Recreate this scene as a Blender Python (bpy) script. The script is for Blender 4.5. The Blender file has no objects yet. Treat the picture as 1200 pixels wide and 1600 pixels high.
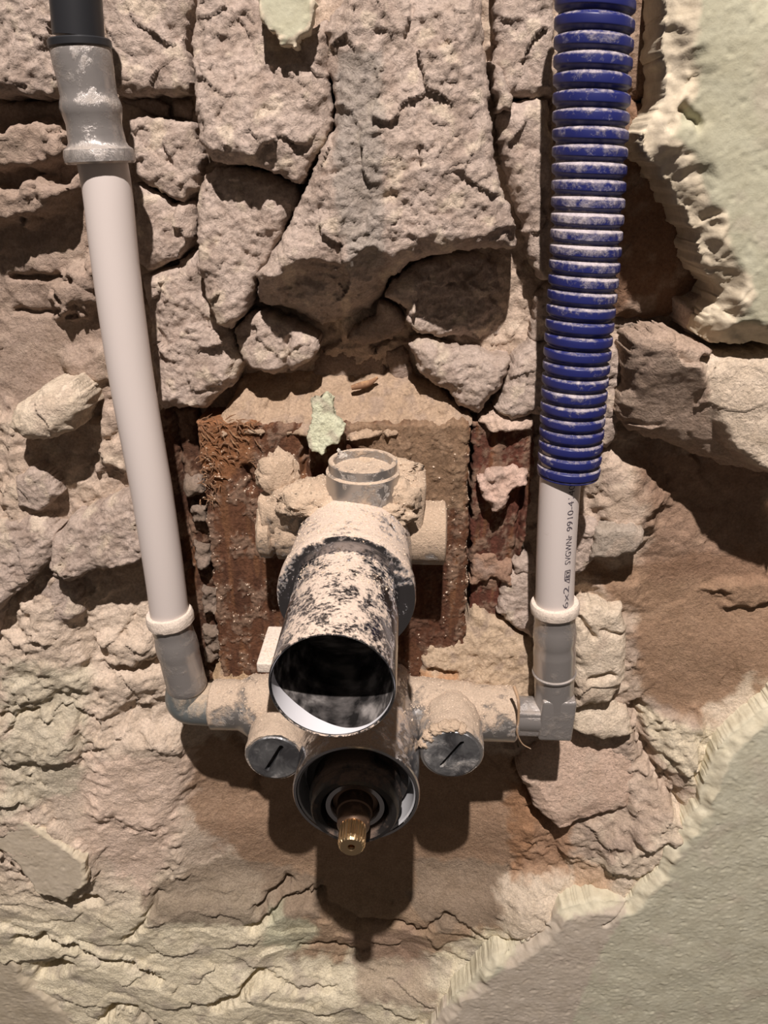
import bpy, math, random
import numpy as np
from mathutils import Vector, Matrix, noise as mnoise

# ------------------------------------------------------------------ camera, world, light, exposure
SC = bpy.context.scene
W, H, F = 1200, 1600, 1156.0
PITCH, YAW, ROLL = math.radians(-25.0), math.radians(1.8), math.radians(0.6)
CAM = Vector((0.0, -0.268, 0.125))
cam_data = bpy.data.cameras.new('camera')
cam = bpy.data.objects.new('camera', cam_data)
SC.collection.objects.link(cam)
cam_data.sensor_fit = 'VERTICAL'
cam_data.sensor_height = 36.0
cam_data.lens = 36.0 * F / H
cam_data.clip_start = 0.01
cam.location = CAM
CR = Matrix.Rotation(YAW, 3, 'Z') @ Matrix.Rotation(math.pi / 2 + PITCH, 3, 'X') @ Matrix.Rotation(ROLL, 3, 'Z')
cam.rotation_euler = CR.to_euler()
SC.camera = cam

world = bpy.data.worlds.new('world')
SC.world = world
world.use_nodes = True
world.node_tree.nodes['Background'].inputs[0].default_value = (1.0, 0.82, 0.71, 1)
world.node_tree.nodes['Background'].inputs[1].default_value = 0.085

ld = bpy.data.lights.new('ceiling_lamp', 'SPOT')
ld.energy = 84.0
ld.color = (1.0, 0.90, 0.85)
ld.shadow_soft_size = 0.010
ld.spot_size = math.radians(58)
ld.spot_blend = 1.0
lamp = bpy.data.objects.new('ceiling_lamp', ld)
lamp.location = (-0.004, -0.570, 0.950)
lamp.rotation_euler = (Vector((0, 0.0, -0.17)) - lamp.location).to_track_quat('-Z', 'Y').to_euler()
SC.collection.objects.link(lamp)

SC.view_settings.view_transform = 'Standard'
SC.view_settings.look = 'None'
SC.view_settings.gamma = 1.0
SC.view_settings.use_curve_mapping = False
SC.view_settings.exposure = 0.0

# ------------------------------------------------------------------ helpers
MM = 0.001
CRn = np.array([[CR[i][j] for j in range(3)] for i in range(3)])

def at(px, py, d=0.0):
    """world point seen at pixel (px,py) on the vertical plane y = d mm (positive into the wall)"""
    r = CR @ Vector(((px - W / 2) / F, (H / 2 - py) / F, -1.0))
    t = (d * MM - CAM.y) / r.y
    return CAM + r * t

def proj(p):
    q = CR.transposed() @ (Vector(p) - CAM)
    return (W / 2 + F * q.x / -q.z, H / 2 - F * q.y / -q.z)

def xz(pts, d):
    """pixel list -> array of wall-plane x, z in mm"""
    return np.array([[at(a, b, d).x / MM, at(a, b, d).z / MM] for a, b in pts])

def srgb(r, g, b):
    f = lambda c: (c / 255 / 12.92) if c / 255 <= 0.04045 else ((c / 255 + 0.055) / 1.055) ** 2.4
    return (f(r), f(g), f(b))

_rng = np.random.RandomState(7)
_perm = _rng.permutation(4096).astype(np.int64)
_ga = _rng.rand(4096) * 2 * np.pi
_gx, _gy = np.cos(_ga), np.sin(_ga)

def perlin(x, y, seed=0):
    x = x + seed * 37.17; y = y - seed * 91.73
    xi = np.floor(x).astype(np.int64); yi = np.floor(y).astype(np.int64)
    xf = x - xi; yf = y - yi
    u = xf * xf * xf * (xf * (xf * 6 - 15) + 10); v = yf * yf * yf * (yf * (yf * 6 - 15) + 10)
    def g(ix, iy, fx, fy):
        h = _perm[(_perm[ix & 4095] + iy) & 4095]
        return _gx[h] * fx + _gy[h] * fy
    a = g(xi, yi, xf, yf); b = g(xi + 1, yi, xf - 1, yf)
    c = g(xi, yi + 1, xf, yf - 1); d = g(xi + 1, yi + 1, xf - 1, yf - 1)
    return 1.5 * ((a + (b - a) * u) + ((c + (d - c) * u) - (a + (b - a) * u)) * v)

def fbm(x, y, lam, octv=3, seed=0, gain=0.5):
    s = 0; a = 1.0
    for o in range(octv):
        s = s + a * perlin(x / lam, y / lam, seed + o * 3.1)
        a *= gain; lam *= 0.5
    return s

def ridge(x, y, lam, seed=0):
    return 0.5 - np.abs(perlin(x / lam, y / lam, seed)) * 1.6

def facets(x, y, lam, seed, amp):
    """angular broken facets: random tilted planes per jittered cell, nearest wins"""
    xx = x / lam + 0.35 * perlin(x / lam * 1.3, y / lam * 1.3, seed + 5)
    yy = y / lam + 0.35 * perlin(x / lam * 1.3, y / lam * 1.3, seed + 9)
    xi = np.floor(xx).astype(np.int64); yi = np.floor(yy).astype(np.int64)
    best = np.full(x.shape, 1e9); val = np.zeros(x.shape)
    s = int(seed * 131) & 1023
    for dx in (-1, 0, 1):
        for dy in (-1, 0, 1):
            cx = xi + dx; cy = yi + dy
            h = _perm[(_perm[(cx + s) & 4095] + cy) & 4095]
            jx = cx + 0.5 + 0.42 * _gx[h]; jy = cy + 0.5 + 0.42 * _gy[h]
            ex = xx - jx; ey = yy - jy
            dd = ex * ex + ey * ey
            h2 = _perm[(h + 77) & 4095]
            v = _gx[h2] * ex * 0.8 + _gy[h2] * ey * 0.8 + _gx[(h2 * 7) & 4095] * 0.35
            m = dd < best
            best = np.where(m, dd, best); val = np.where(m, v, val)
    return val * amp

def poly_sdf(P, x, y):
    """signed distance, positive inside"""
    n = len(P)
    d = np.full(x.shape, 1e18); ins = np.zeros(x.shape, bool)
    for i in range(n):
        ax, ay = P[i]; bx, by = P[(i + 1) % n]
        ex, ey = bx - ax, by - ay
        wx, wy = x - ax, y - ay
        t = np.clip((wx * ex + wy * ey) / max(ex * ex + ey * ey, 1e-9), 0, 1)
        qx, qy = wx - ex * t, wy - ey * t
        d = np.minimum(d, qx * qx + qy * qy)
        c = ((ay <= y) & (by > y)) | ((by <= y) & (ay > y))
        if abs(by - ay) > 1e-9:
            ins ^= c & (x < ax + (y - ay) / (by - ay) * ex)
    d = np.sqrt(d)
    return np.where(ins, d, -d)

def line_dist(P, x, y):
    d = np.full(x.shape, 1e18)
    for i in range(len(P) - 1):
        ax, ay = P[i]; bx, by = P[i + 1]
        ex, ey = bx - ax, by - ay
        wx, wy = x - ax, y - ay
        t = np.clip((wx * ex + wy * ey) / max(ex * ex + ey * ey, 1e-9), 0, 1)
        d = np.minimum(d, (wx - ex * t) ** 2 + (wy - ey * t) ** 2)
    return np.sqrt(d)

def sstep(a, b, x):
    t = np.clip((x - a) / (b - a), 0, 1)
    return t * t * (3 - 2 * t)

def link(name, me, m, parent=None):
    o = bpy.data.objects.new(name, me)
    SC.collection.objects.link(o)
    if m is not None:
        me.materials.append(m)
    if parent is not None:
        o.parent = parent
    return o

def mesh_np(name, V, Fc, m, parent=None, smooth=True, col=None):
    me = bpy.data.meshes.new(name)
    V = np.asarray(V, np.float32); Fc = np.asarray(Fc, np.int32)
    k = Fc.shape[1]
    me.vertices.add(len(V)); me.vertices.foreach_set('co', V.ravel())
    me.loops.add(Fc.size); me.loops.foreach_set('vertex_index', Fc.ravel())
    me.polygons.add(len(Fc)); me.polygons.foreach_set('loop_start', np.arange(0, Fc.size, k, dtype=np.int32))
    me.polygons.foreach_set('use_smooth', np.full(len(Fc), smooth))
    if col is not None:
        a = me.color_attributes.new('Col', 'FLOAT_COLOR', 'POINT')
        c = np.ones((len(V), 4), np.float32); c[:, :3] = col
        a.data.foreach_set('color', c.ravel())
    me.update(calc_edges=True); me.validate()
    return link(name, me, m, parent)

def mesh_py(name, V, Fc, m, parent=None, smooth=True):
    me = bpy.data.meshes.new(name)
    me.from_pydata([tuple(v) for v in V], [], Fc)
    if smooth:
        me.polygons.foreach_set('use_smooth', [True] * len(me.polygons))
    me.update()
    return link(name, me, m, parent)

def thing(name, label, cat, loc=(0, 0, 0), group=None):
    o = bpy.data.objects.new(name, None)
    o.empty_display_size = 0.01
    SC.collection.objects.link(o)
    o['label'] = label; o['category'] = cat
    if group: o['group'] = group
    return o

def tag(o, label, cat, group=None):
    o['label'] = label; o['category'] = cat
    if group: o['group'] = group
    return o

# ------------------------------------------------------------------ materials
def new_mat(name):
    m = bpy.data.materials.new(name); m.use_nodes = True
    nt = m.node_tree
    return m, nt, nt.nodes['Principled BSDF']

def N(nt, t, **kw):
    n = nt.nodes.new(t)
    for k, v in kw.items(): setattr(n, k, v)
    return n

def noise_node(nt, scale, detail=6, rough=0.6, dist=0.0):
    tc = N(nt, 'ShaderNodeTexCoord'); n = N(nt, 'ShaderNodeTexNoise')
    n.inputs['Scale'].default_value = scale; n.inputs['Detail'].default_value = detail
    n.inputs['Roughness'].default_value = rough; n.inputs['Distortion'].default_value = dist
    nt.links.new(tc.outputs['Object'], n.inputs['Vector'])
    return n

def ramp(nt, src, stops):
    r = N(nt, 'ShaderNodeValToRGB')
    e = r.color_ramp.elements
    e[0].position, e[0].color = stops[0][0], (*stops[0][1], 1)
    e[1].position, e[1].color = stops[-1][0], (*stops[-1][1], 1)
    for p, c in stops[1:-1]:
        x = e.new(p); x.color = (*c, 1)
    nt.links.new(src, r.inputs[0])
    return r

def mix(nt, fac, a, b, mode='MIX'):
    n = N(nt, 'ShaderNodeMix', data_type='RGBA', blend_type=mode)
    for i, v in ((0, fac), (6, a), (7, b)):
        if hasattr(v, 'links') or hasattr(v, 'is_linked'):
            nt.links.new(v, n.inputs[i])
        elif i == 0: n.inputs[0].default_value = v
        else: n.inputs[i].default_value = (*v, 1)
    return n.outputs[2]

def mat_mineral(name, bump=0.5, scale=900, vary=0.35, coarse=1.0):
    """vertex-coloured powdery stone / mortar / plaster"""
    m, nt, b = new_mat(name)
    at_ = N(nt, 'ShaderNodeVertexColor'); at_.layer_name = 'Col'
    n1 = noise_node(nt, scale, 8, 0.65)
    n2 = noise_node(nt, 120, 5, 0.6, 0.5)
    lo, hi = 1 - vary, 1 + vary
    r1 = ramp(nt, n1.outputs[0], [(0.3, (lo, lo, lo)), (0.7, (hi * .93, hi * .93, hi * .93))])
    r2 = ramp(nt, n2.outputs[0], [(0.3, (0.88, 0.86, 0.83)), (0.7, (1.08, 1.08, 1.09))])
    c = mix(nt, 1.0, at_.outputs[0], r1.outputs[0], 'MULTIPLY')
    c = mix(nt, 1.0, c, r2.outputs[0], 'MULTIPLY')
    nt.links.new(c, b.inputs['Base Color'])
    b.inputs['Roughness'].default_value = 0.92
    b.inputs['Specular IOR Level'].default_value = 0.2
    bp = N(nt, 'ShaderNodeBump'); bp.inputs['Strength'].default_value = bump
    bp.inputs['Distance'].default_value = 0.0006
    n3 = noise_node(nt, scale * 1.1, 6, 0.7)
    nt.links.new(n3.outputs[0], bp.inputs['Height'])
    n5 = noise_node(nt, scale * 0.42, 7, 0.68, 0.4)
    b2 = N(nt, 'ShaderNodeBump'); b2.inputs['Strength'].default_value = min(1, bump * 1.6)
    b2.inputs['Distance'].default_value = 0.0015 * coarse
    nt.links.new(n5.outputs[0], b2.inputs['Height']); nt.links.new(bp.outputs[0], b2.inputs['Normal'])
    nt.links.new(b2.outputs[0], b.inputs['Normal'])
    return m

def mat_dusty(name, base, metallic, rough, dust_col, amount=0.5, up=0.9, scale=220, bump=0.3, rough_dust=0.95, grain=1.0, base2=None, band=None):
    """a clean material under powder that settles by noise and on what faces up"""
    m, nt, b = new_mat(name)
    geo = N(nt, 'ShaderNodeNewGeometry'); sep = N(nt, 'ShaderNodeSeparateXYZ')
    nt.links.new(geo.outputs['Normal'], sep.inputs[0])
    n1 = noise_node(nt, scale, 9, 0.72, 0.3)
    n2 = noise_node(nt, scale * 0.2, 4, 0.6, 0.6)
    a1 = N(nt, 'ShaderNodeMath', operation='MULTIPLY_ADD')
    nt.links.new(sep.outputs[2], a1.inputs[0]); a1.inputs[1].default_value = up * 0.35; nt.links.new(n1.outputs[0], a1.inputs[2])
    a2 = N(nt, 'ShaderNodeMath', operation='MULTIPLY_ADD')
    nt.links.new(n2.outputs[0], a2.inputs[0]); a2.inputs[1].default_value = 0.8; nt.links.new(a1.outputs[0], a2.inputs[2])
    if band:      # a stretch of the thing that caught more powder: centre height, half width, amount
        tc = N(nt, 'ShaderNodeTexCoord'); sp = N(nt, 'ShaderNodeSeparateXYZ'); nt.links.new(tc.outputs['Object'], sp.inputs[0])
        su = N(nt, 'ShaderNodeMath', operation='SUBTRACT'); nt.links.new(sp.outputs[2], su.inputs[0]); su.inputs[1].default_value = band[0]
        ab = N(nt, 'ShaderNodeMath', operation='ABSOLUTE'); nt.links.new(su.outputs[0], ab.inputs[0])
        mb = N(nt, 'ShaderNodeMapRange'); nt.links.new(ab.outputs[0], mb.inputs[0])
        mb.inputs[2].default_value = band[1]; mb.inputs[3].default_value = band[2]; mb.inputs[4].default_value = 0
        ad0 = N(nt, 'ShaderNodeMath', operation='ADD'); nt.links.new(a2.outputs[0], ad0.inputs[0]); nt.links.new(mb.outputs[0], ad0.inputs[1])
        a2 = ad0
    mr = N(nt, 'ShaderNodeMapRange'); mr.interpolation_type = 'SMOOTHSTEP'
    t = 1.56 - amount
    mr.inputs[1].default_value = t - 0.10 / grain; mr.inputs[2].default_value = t + 0.10 / grain
    nt.links.new(a2.outputs[0], mr.inputs[0])
    fac = mr.outputs[0]
    n4 = noise_node(nt, 1200, 5, 0.7)
    dr = ramp(nt, n4.outputs[0], [(0.3, tuple(c * 0.72 for c in dust_col)), (0.7, tuple(min(1, c * 1.12) for c in dust_col))])
    bc = base
    if base2 is not None:
        nb = noise_node(nt, 90, 5, 0.6, 1.0)
        bc = ramp(nt, nb.outputs[0], [(0.38, base), (0.62, base2)]).outputs[0]
    nt.links.new(mix(nt, fac, bc, dr.outputs[0]), b.inputs['Base Color'])
    for sock, v0, v1 in (('Metallic', metallic, 0.0), ('Roughness', rough, rough_dust)):
        q = N(nt, 'ShaderNodeMapRange'); q.inputs[3].default_value = v0; q.inputs[4].default_value = v1
        nt.links.new(fac, q.inputs[0]); nt.links.new(q.outputs[0], b.inputs[sock])
    bp = N(nt, 'ShaderNodeBump'); bp.inputs['Strength'].default_value = bump; bp.inputs['Distance'].default_value = 0.0008
    ms = N(nt, 'ShaderNodeMath', operation='MULTIPLY'); nt.links.new(fac, ms.inputs[0]); nt.links.new(n4.outputs[0], ms.inputs[1])
    ad = N(nt, 'ShaderNodeMath', operation='ADD'); nt.links.new(fac, ad.inputs[0]); nt.links.new(ms.outputs[0], ad.inputs[1])
    nt.links.new(ad.outputs[0], bp.inputs['Height']); nt.links.new(bp.outputs[0], b.inputs['Normal'])
    return m

DUST = srgb(228, 208, 190)
M_STONE = mat_mineral('powdery_stone', 0.6, 900, 0.30)
M_BASE = mat_mineral('mortar_and_rubble', 0.6, 900, 0.28, .8)
M_PLASTER = mat_mineral('wall_plaster', 0.25, 700, 0.10, .35)
M_WOOD = mat_mineral('weathered_wood', 0.5, 700, 0.35)
M_CHROME = mat_dusty('dusty_chrome', (0.45, 0.45, 0.47), 1.0, 0.16, srgb(190,168,148), 0.42, 1.0, 150, 0.5, grain=1.0)
M_TUBE = mat_dusty('speckled_chrome_tube', (0.30, 0.30, 0.32), 1.0, 0.16, DUST, 0.40, 1.0, 900, 0.8, grain=1.4)
M_SLEEVE = mat_dusty('powder_covered_chrome', (0.35, 0.35, 0.37), 1.0, 0.16, DUST, 0.54, 0.95, 330, 0.7, grain=1.4)
M_BRASSBODY = mat_dusty('dirty_nickel_casting', (0.42, 0.40, 0.38), 0.8, 0.34, srgb(205, 184, 162), 0.56, 0.9, 160, 0.8, grain=0.9)
M_HEAVY = mat_dusty('casting_caked_in_dust', (0.42, 0.42, 0.42), 0.8, 0.35, srgb(202, 178, 153), 0.86, 0.6, 200, 1.0, grain=0.8)
M_STEEL = mat_dusty('grey_press_fitting', srgb(165, 160, 156), 0.55, 0.24, srgb(190, 176, 162), 0.47, 0.5, 90, 0.5, grain=0.5)
M_COLLAR = mat_dusty('powdered_collar', srgb(205, 195, 184), 0.0, 0.45, srgb(235, 220, 204), 0.85, 0.8, 200, 0.6)
M_CAP = mat_dusty('scratched_zinc_cap', (0.40, 0.41, 0.42), 0.85, 0.36, srgb(196, 188, 178), 0.52, 0.3, 120, 0.4, grain=0.5, base2=(0.16, 0.16, 0.17))
M_BLACK = mat_dusty('black_plastic', (0.016, 0.014, 0.013), 0.0, 0.45, srgb(112, 94, 82), 0.55, 0.5, 140, 0.3, grain=0.8)
M_DARKIN, _nt, _b = new_mat('painted_reflection_tube_inside')
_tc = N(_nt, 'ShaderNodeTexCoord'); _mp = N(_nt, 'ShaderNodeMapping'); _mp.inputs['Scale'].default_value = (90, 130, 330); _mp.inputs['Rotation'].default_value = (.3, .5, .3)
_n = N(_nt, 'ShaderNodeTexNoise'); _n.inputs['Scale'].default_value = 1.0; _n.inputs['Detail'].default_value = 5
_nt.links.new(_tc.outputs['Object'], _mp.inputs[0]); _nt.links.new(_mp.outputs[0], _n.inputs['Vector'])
_nt.links.new(ramp(_nt, _n.outputs[0], [(0.38, (0.015, 0.014, 0.014)), (0.52, (0.09, 0.083, 0.08)), (0.66, (0.30, 0.28, 0.265))]).outputs[0], _b.inputs['Base Color'])  # dark and grey streaks paint the chrome's reflections into the lining colour
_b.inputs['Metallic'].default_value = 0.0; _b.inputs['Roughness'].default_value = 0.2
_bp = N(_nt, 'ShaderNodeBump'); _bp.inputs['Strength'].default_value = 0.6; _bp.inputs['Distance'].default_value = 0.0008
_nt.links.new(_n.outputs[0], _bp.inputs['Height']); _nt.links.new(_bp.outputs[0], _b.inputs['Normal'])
M_BRASS = mat_dusty('brass', (0.78, 0.58, 0.34), 1.0, 0.28, srgb(190, 160, 130), 0.35, 0.4, 300, 0.2)
M_BRONZE = mat_dusty('dark_bronze_stem', (0.20, 0.13, 0.09), 0.8, 0.4, srgb(130, 100, 78), 0.42, 0.4, 200, 0.2)
M_ZINC = mat_dusty('bare_zinc_bore', (0.70, 0.71, 0.73), 0.35, 0.45, srgb(210, 205, 200), 0.5, 0.2, 160, 0.3)
M_LITCRESCENT = mat_dusty('painted_lit_crescent', (0.80, 0.80, 0.83), 0.15, 0.35, srgb(225, 220, 215), 0.3, 0.0, 200, 0.1)  # pale colour for the added ring that imitates light in the mouth
M_PIPE = mat_dusty('white_plastic_pipe', srgb(214, 204, 198), 0.0, 0.38, srgb(165, 148, 132), 0.26, 0.1, 120, 0.05, grain=0.8)
M_BLUE = mat_dusty('blue_conduit_plastic', srgb(32, 38, 98), 0.0, 0.42, srgb(190, 180, 182), 0.40, 0.8, 330, 0.5, grain=0.55,
                   band=(at(920, 335).z, 0.034, 0.24))
M_RUBBER = mat_dusty('black_rubber', (0.02, 0.021, 0.024), 0.0, 0.4, srgb(150, 140, 130), 0.35, 0.3, 120, 0.3)
M_INK = bpy.data.materials.new('printing_ink'); M_INK.use_nodes = True
M_INK.node_tree.nodes['Principled BSDF'].inputs['Base Color'].default_value = (0.10, 0.085, 0.10, 1)
M_INK.node_tree.nodes['Principled BSDF'].inputs['Roughness'].default_value = 0.7
M_SLOT = bpy.data.materials.new('slot_floor_black'); M_SLOT.use_nodes = True  # near-black colour for the floor of the cap slots
M_SLOT.node_tree.nodes['Principled BSDF'].inputs['Base Color'].default_value = (0.03, 0.025, 0.02, 1)
M_FIBRE = mat_dusty('hemp_fibre', srgb(180, 150, 120), 0.0, 0.8, DUST, 0.5, 0.2, 300, 0.1)

# palette (albedo)
ROCK = srgb(190, 173, 160); ROCKD = srgb(160, 142, 129); GREY = srgb(160, 152, 143)
BROWN = srgb(160, 130, 104); MORTAR = srgb(202, 182, 163); PALE = srgb(224, 208, 186)
CREAM = srgb(236, 226, 198); GREEN = srgb(200, 197, 175); GREENL = srgb(200, 204, 176); PINK = srgb(212, 186, 166)
TAUPE = srgb(192, 180, 164)

# ------------------------------------------------------------------ lumps (stones, slabs) as closed relief meshes
def grid_mesh(name, X, Z, D, mask, col, m, parent, S=None, step=1.0, skirt=0):
    """regular grid -> relief mesh; the rim is snapped onto the outline S = 0 and drawn back into the wall"""
    if S is not None:
        mask = S > -0.72 * step
        gz, gx = np.gradient(S, step)
        g2 = gx * gx + gz * gz + 1e-3
        near = mask & (S < 0.5 * step)
        k = np.where(near, S / g2, 0)
        k = np.clip(k, -1.2 * step, 1.2 * step)
        X = X - gx * k; Z = Z - gz * k
    idx = -np.ones(mask.shape, np.int64); idx[mask] = np.arange(mask.sum())
    q = mask[:-1, :-1] & mask[1:, :-1] & mask[:-1, 1:] & mask[1:, 1:]
    a = idx[:-1, :-1][q]; b = idx[:-1, 1:][q]; c = idx[1:, 1:][q]; d = idx[1:, :-1][q]
    V = np.stack([X[mask], D[mask], Z[mask]], 1)
    Q = np.stack([a, b, c, d], 1); C = col[mask]
    if skirt:
        E = np.concatenate([Q[:, [0, 1]], Q[:, [1, 2]], Q[:, [2, 3]], Q[:, [3, 0]]])
        key = E[:, 0] * (len(V) + 1) + E[:, 1]; rev = E[:, 1] * (len(V) + 1) + E[:, 0]
        bd = E[~np.isin(key, rev)]
        u = np.unique(bd); off = -np.ones(len(V), np.int64)
        rings = 4; n0 = len(V); base = V[u]
        for r_ in range(1, rings + 1):
            f = r_ / rings; P2 = base.copy(); P2[:, 1] += skirt * f
            P2[:, 0] += 0.35 * fbm(base[:, 0] + f * 9, base[:, 2] + f * 5, 3, 2, 7) * (1 + f); P2[:, 2] += 0.35 * fbm(base[:, 0] - f * 7, base[:, 2] + f * 8, 3, 2, 9) * (1 + f)
            V = np.concatenate([V, P2]); C = np.concatenate([C, C[u]])
        pos = np.searchsorted(u, bd)
        prev = bd
        for r_ in range(rings):
            nxt = n0 + r_ * len(u) + pos
            Q = np.concatenate([Q, np.stack([prev[:, 1], prev[:, 0], nxt[:, 0], nxt[:, 1]], 1)])
            prev = nxt
    return mesh_np(name, V * MM, Q, m, parent, True, C)

def blend(col, w, c):
    return col * (1 - w[..., None]) + np.array(c)[None, None, :] * w[..., None]

def lump(pts, d, tx=0, tz=0, R=5, rough=1.0, kind='rock', seed=1, name='stone', parent=None, step=0.62, fall=20, feats=(), m=None, c0=None, fac=1.0, brkm=1.0):
    P = xz(pts, d)
    cx, cz = P.mean(0)
    x0, z0 = P.min(0) - 2.5; x1, z1 = P.max(0) + 2.5
    X, Z = np.meshgrid(np.arange(x0, x1, step), np.arange(z0, z1, step))
    S = poly_sdf(P, X + 1.0 * fbm(X, Z, 7, 2, seed + 2), Z + 1.0 * fbm(X, Z, 7, 2, seed + 6))
    S = S + (0.5 if brkm == 1.0 else 0.12) * fbm(X, Z, 3, 2, seed + 4)
    mask = S > -9
    t = np.clip(S / (R * np.clip(1 + 0.7 * fbm(X, Z, 16, 2, seed + 14), .35, 1.7)), 0, 1)
    prof = np.sqrt(np.clip(1 - (1 - t) ** 2, 0, 1))
    if kind in ('slab',):
        prof = sstep(0, 1, t) * 0.85 + 0.15 * t
    h = prof * R * (0.9 if kind != 'slab' else 0.7)
    h = h - R * (0.9 if kind != 'slab' else 0.7)
    D = d + tx * (X - cx) + tz * (Z - cz) - h
    r = rough
    inner = sstep(0, 4, S)
    if kind == 'rock':
        rel = facets(X, Z, 17, seed, 3.2 * fac) + 1.1 * fbm(X, Z, 20, 2, seed) + facets(X, Z, 6, seed + 3, 0.8 * fac) \
            + 0.45 * ridge(X, Z, 5, seed + 1) + 0.55 * fbm(X, Z, 2.8, 3, seed + 8, 0.62) + 0.5 * np.minimum(0, fbm(X, Z, 5, 2, seed + 18))
        D = D - rel * r * (0.3 + 0.7 * inner)
        c = np.ones(X.shape + (3,)) * np.array(c0 or ROCK)
        c = blend(c, sstep(0.0, 0.6, fbm(X, Z, 14, 3, seed + 11)) * 0.6, ROCKD)
        c = blend(c, sstep(0.25, 0.7, fbm(X, Z, 9, 3, seed + 21)) * 0.6, PALE)
    elif kind == 'smooth':
        rel = facets(X, Z, 22, seed, 1.6 * fac) + 0.8 * fbm(X, Z, 18, 2, seed) + 0.15 * fbm(X, Z, 3, 3, seed + 8, 0.65)
        D = D - rel * r
        c = np.ones(X.shape + (3,)) * np.array(c0 or ROCKD)
        c = blend(c, sstep(0.1, 0.7, fbm(X, Z, 14, 3, seed + 11)) * 0.5, MORTAR)
    elif kind == 'rubble':
        rel = 2.0 * fbm(X, Z, 12, 2, seed) + 1.0 * ridge(X, Z, 6, seed) + 0.8 * np.abs(fbm(X, Z, 4, 3, seed + 3)) + 0.35 * fbm(X, Z, 1.8, 2, seed + 8)
        D = D - rel * r
        c = np.ones(X.shape + (3,)) * np.array(c0 or MORTAR)
        c = blend(c, sstep(0.1, 0.6, fbm(X, Z, 8, 3, seed + 11)) * 0.5, ROCKD)
    elif kind == 'slab':
        rel = 0.55 * fbm(X, Z, 26, 2, seed) + 0.22 * ridge(X + 0.5 * Z, Z * 1.6, 5, seed + 3) * sstep(-0.1, 0.5, fbm(X, Z, 15, 2, seed + 5)) + 0.10 * fbm(X * 0.9, Z * 1.2, 2.4, 3, seed + 8) + 0.25 * sstep(.45, .8, fbm(X, Z, 3.2, 2, seed + 28)) - 0.3 * sstep(.5, .8, fbm(X, Z, 4.5, 2, seed + 38))
        brk = (1 - sstep(R * 0.75, R * 1.0, S + 1.2 * fbm(X, Z, 9, 2, seed + 44)))
        rel = rel * (1 - brk) + brk * brkm * (0.9 * facets(X, Z, 9, seed + 4, 1.0) + 0.35 * fbm(X, Z, 3, 3, seed + 7))
        D = D - rel * r
        c = np.ones(X.shape + (3,)) * np.array(c0 or GREEN)
        c = blend(c, sstep(0.2, 0.8, fbm(X, Z, 20, 3, seed + 11)) * 0.35, TAUPE)
        c = blend(c, brk * (1.0 if brkm == 1.0 else 0.45), CREAM if c0 is None else srgb(214, 202, 178))
    elif kind == 'wood':
        rel = 0.5 * fbm(X, Z * 0.12, 3.0, 3, seed) + 0.7 * fbm(X, Z * 0.25, 9, 2, seed + 3)
        dirt = sstep(-0.1, 0.5, fbm(X, Z * 0.7, 9, 5, seed + 4, 0.75))
        rel = rel + dirt * (0.5 + 0.5 * fbm(X, Z, 2.4, 3, seed + 7))
        D = D - rel * r
        c = np.ones(X.shape + (3,)) * np.array(c0 or srgb(106, 73, 54))
        c = blend(c, sstep(-0.1, 0.5, fbm(X, Z * 0.1, 3.5, 3, seed + 2)) * 0.6, srgb(78, 53, 42))
        c = blend(c, sstep(0.15, 0.5, fbm(X, Z * 0.1, 5, 2, seed + 15)) * 0.6, srgb(132, 94, 66))
        c = blend(c, dirt * 0.75, srgb(142, 118, 100))
    for (typ, fp, a, w) in feats:
        Q = xz(fp, d)
        if typ == 'crack':
            ld_ = line_dist(Q, X + 0.9 * fbm(X, Z, 5, 2, seed + 31), Z + 0.9 * fbm(X, Z, 5, 2, seed + 33))
            D = D + a * np.exp(-(ld_ / w) ** 2)
        elif typ == 'fold':      # everything on the lower side of the line tilts back by slope a
            dirv = Q[1] - Q[0]; n = np.array([dirv[1], -dirv[0]]); n = n / np.linalg.norm(n)
            s = (X - Q[0][0]) * n[0] + (Z - Q[0][1]) * n[1]
            s = s + w * fbm(X, Z, 14, 3, seed + 41)
            D = D + a * np.maximum(0, s)
        elif typ == 'tilt':      # inside the outline the face leans by a different slope
            sd = poly_sdf(Q, X + 0.8 * fbm(X, Z, 5, 2, seed + 51), Z + 0.8 * fbm(X, Z, 5, 2, seed + 53))
            D = D + a * (Z - Q[:, 1].mean()) * sstep(-w, w, sd)
        elif typ == 'bump':
            sd = poly_sdf(Q, X + 0.8 * fbm(X, Z, 5, 2, seed + 51), Z + 0.8 * fbm(X, Z, 5, 2, seed + 53))
            D = D - a * sstep(-w * 0.5, w, sd)
        elif typ == 'paint':
            sd = poly_sdf(Q, X + 1.6 * fbm(X, Z, 5, 3, seed + 61), Z + 1.6 * fbm(X, Z, 5, 3, seed + 63))
            c = blend(c, sstep(-1.5, 1.5, sd) * w, a)
    return grid_mesh(name, X, Z, D, mask, c, m or M_STONE, parent, S, step, fall)

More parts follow.
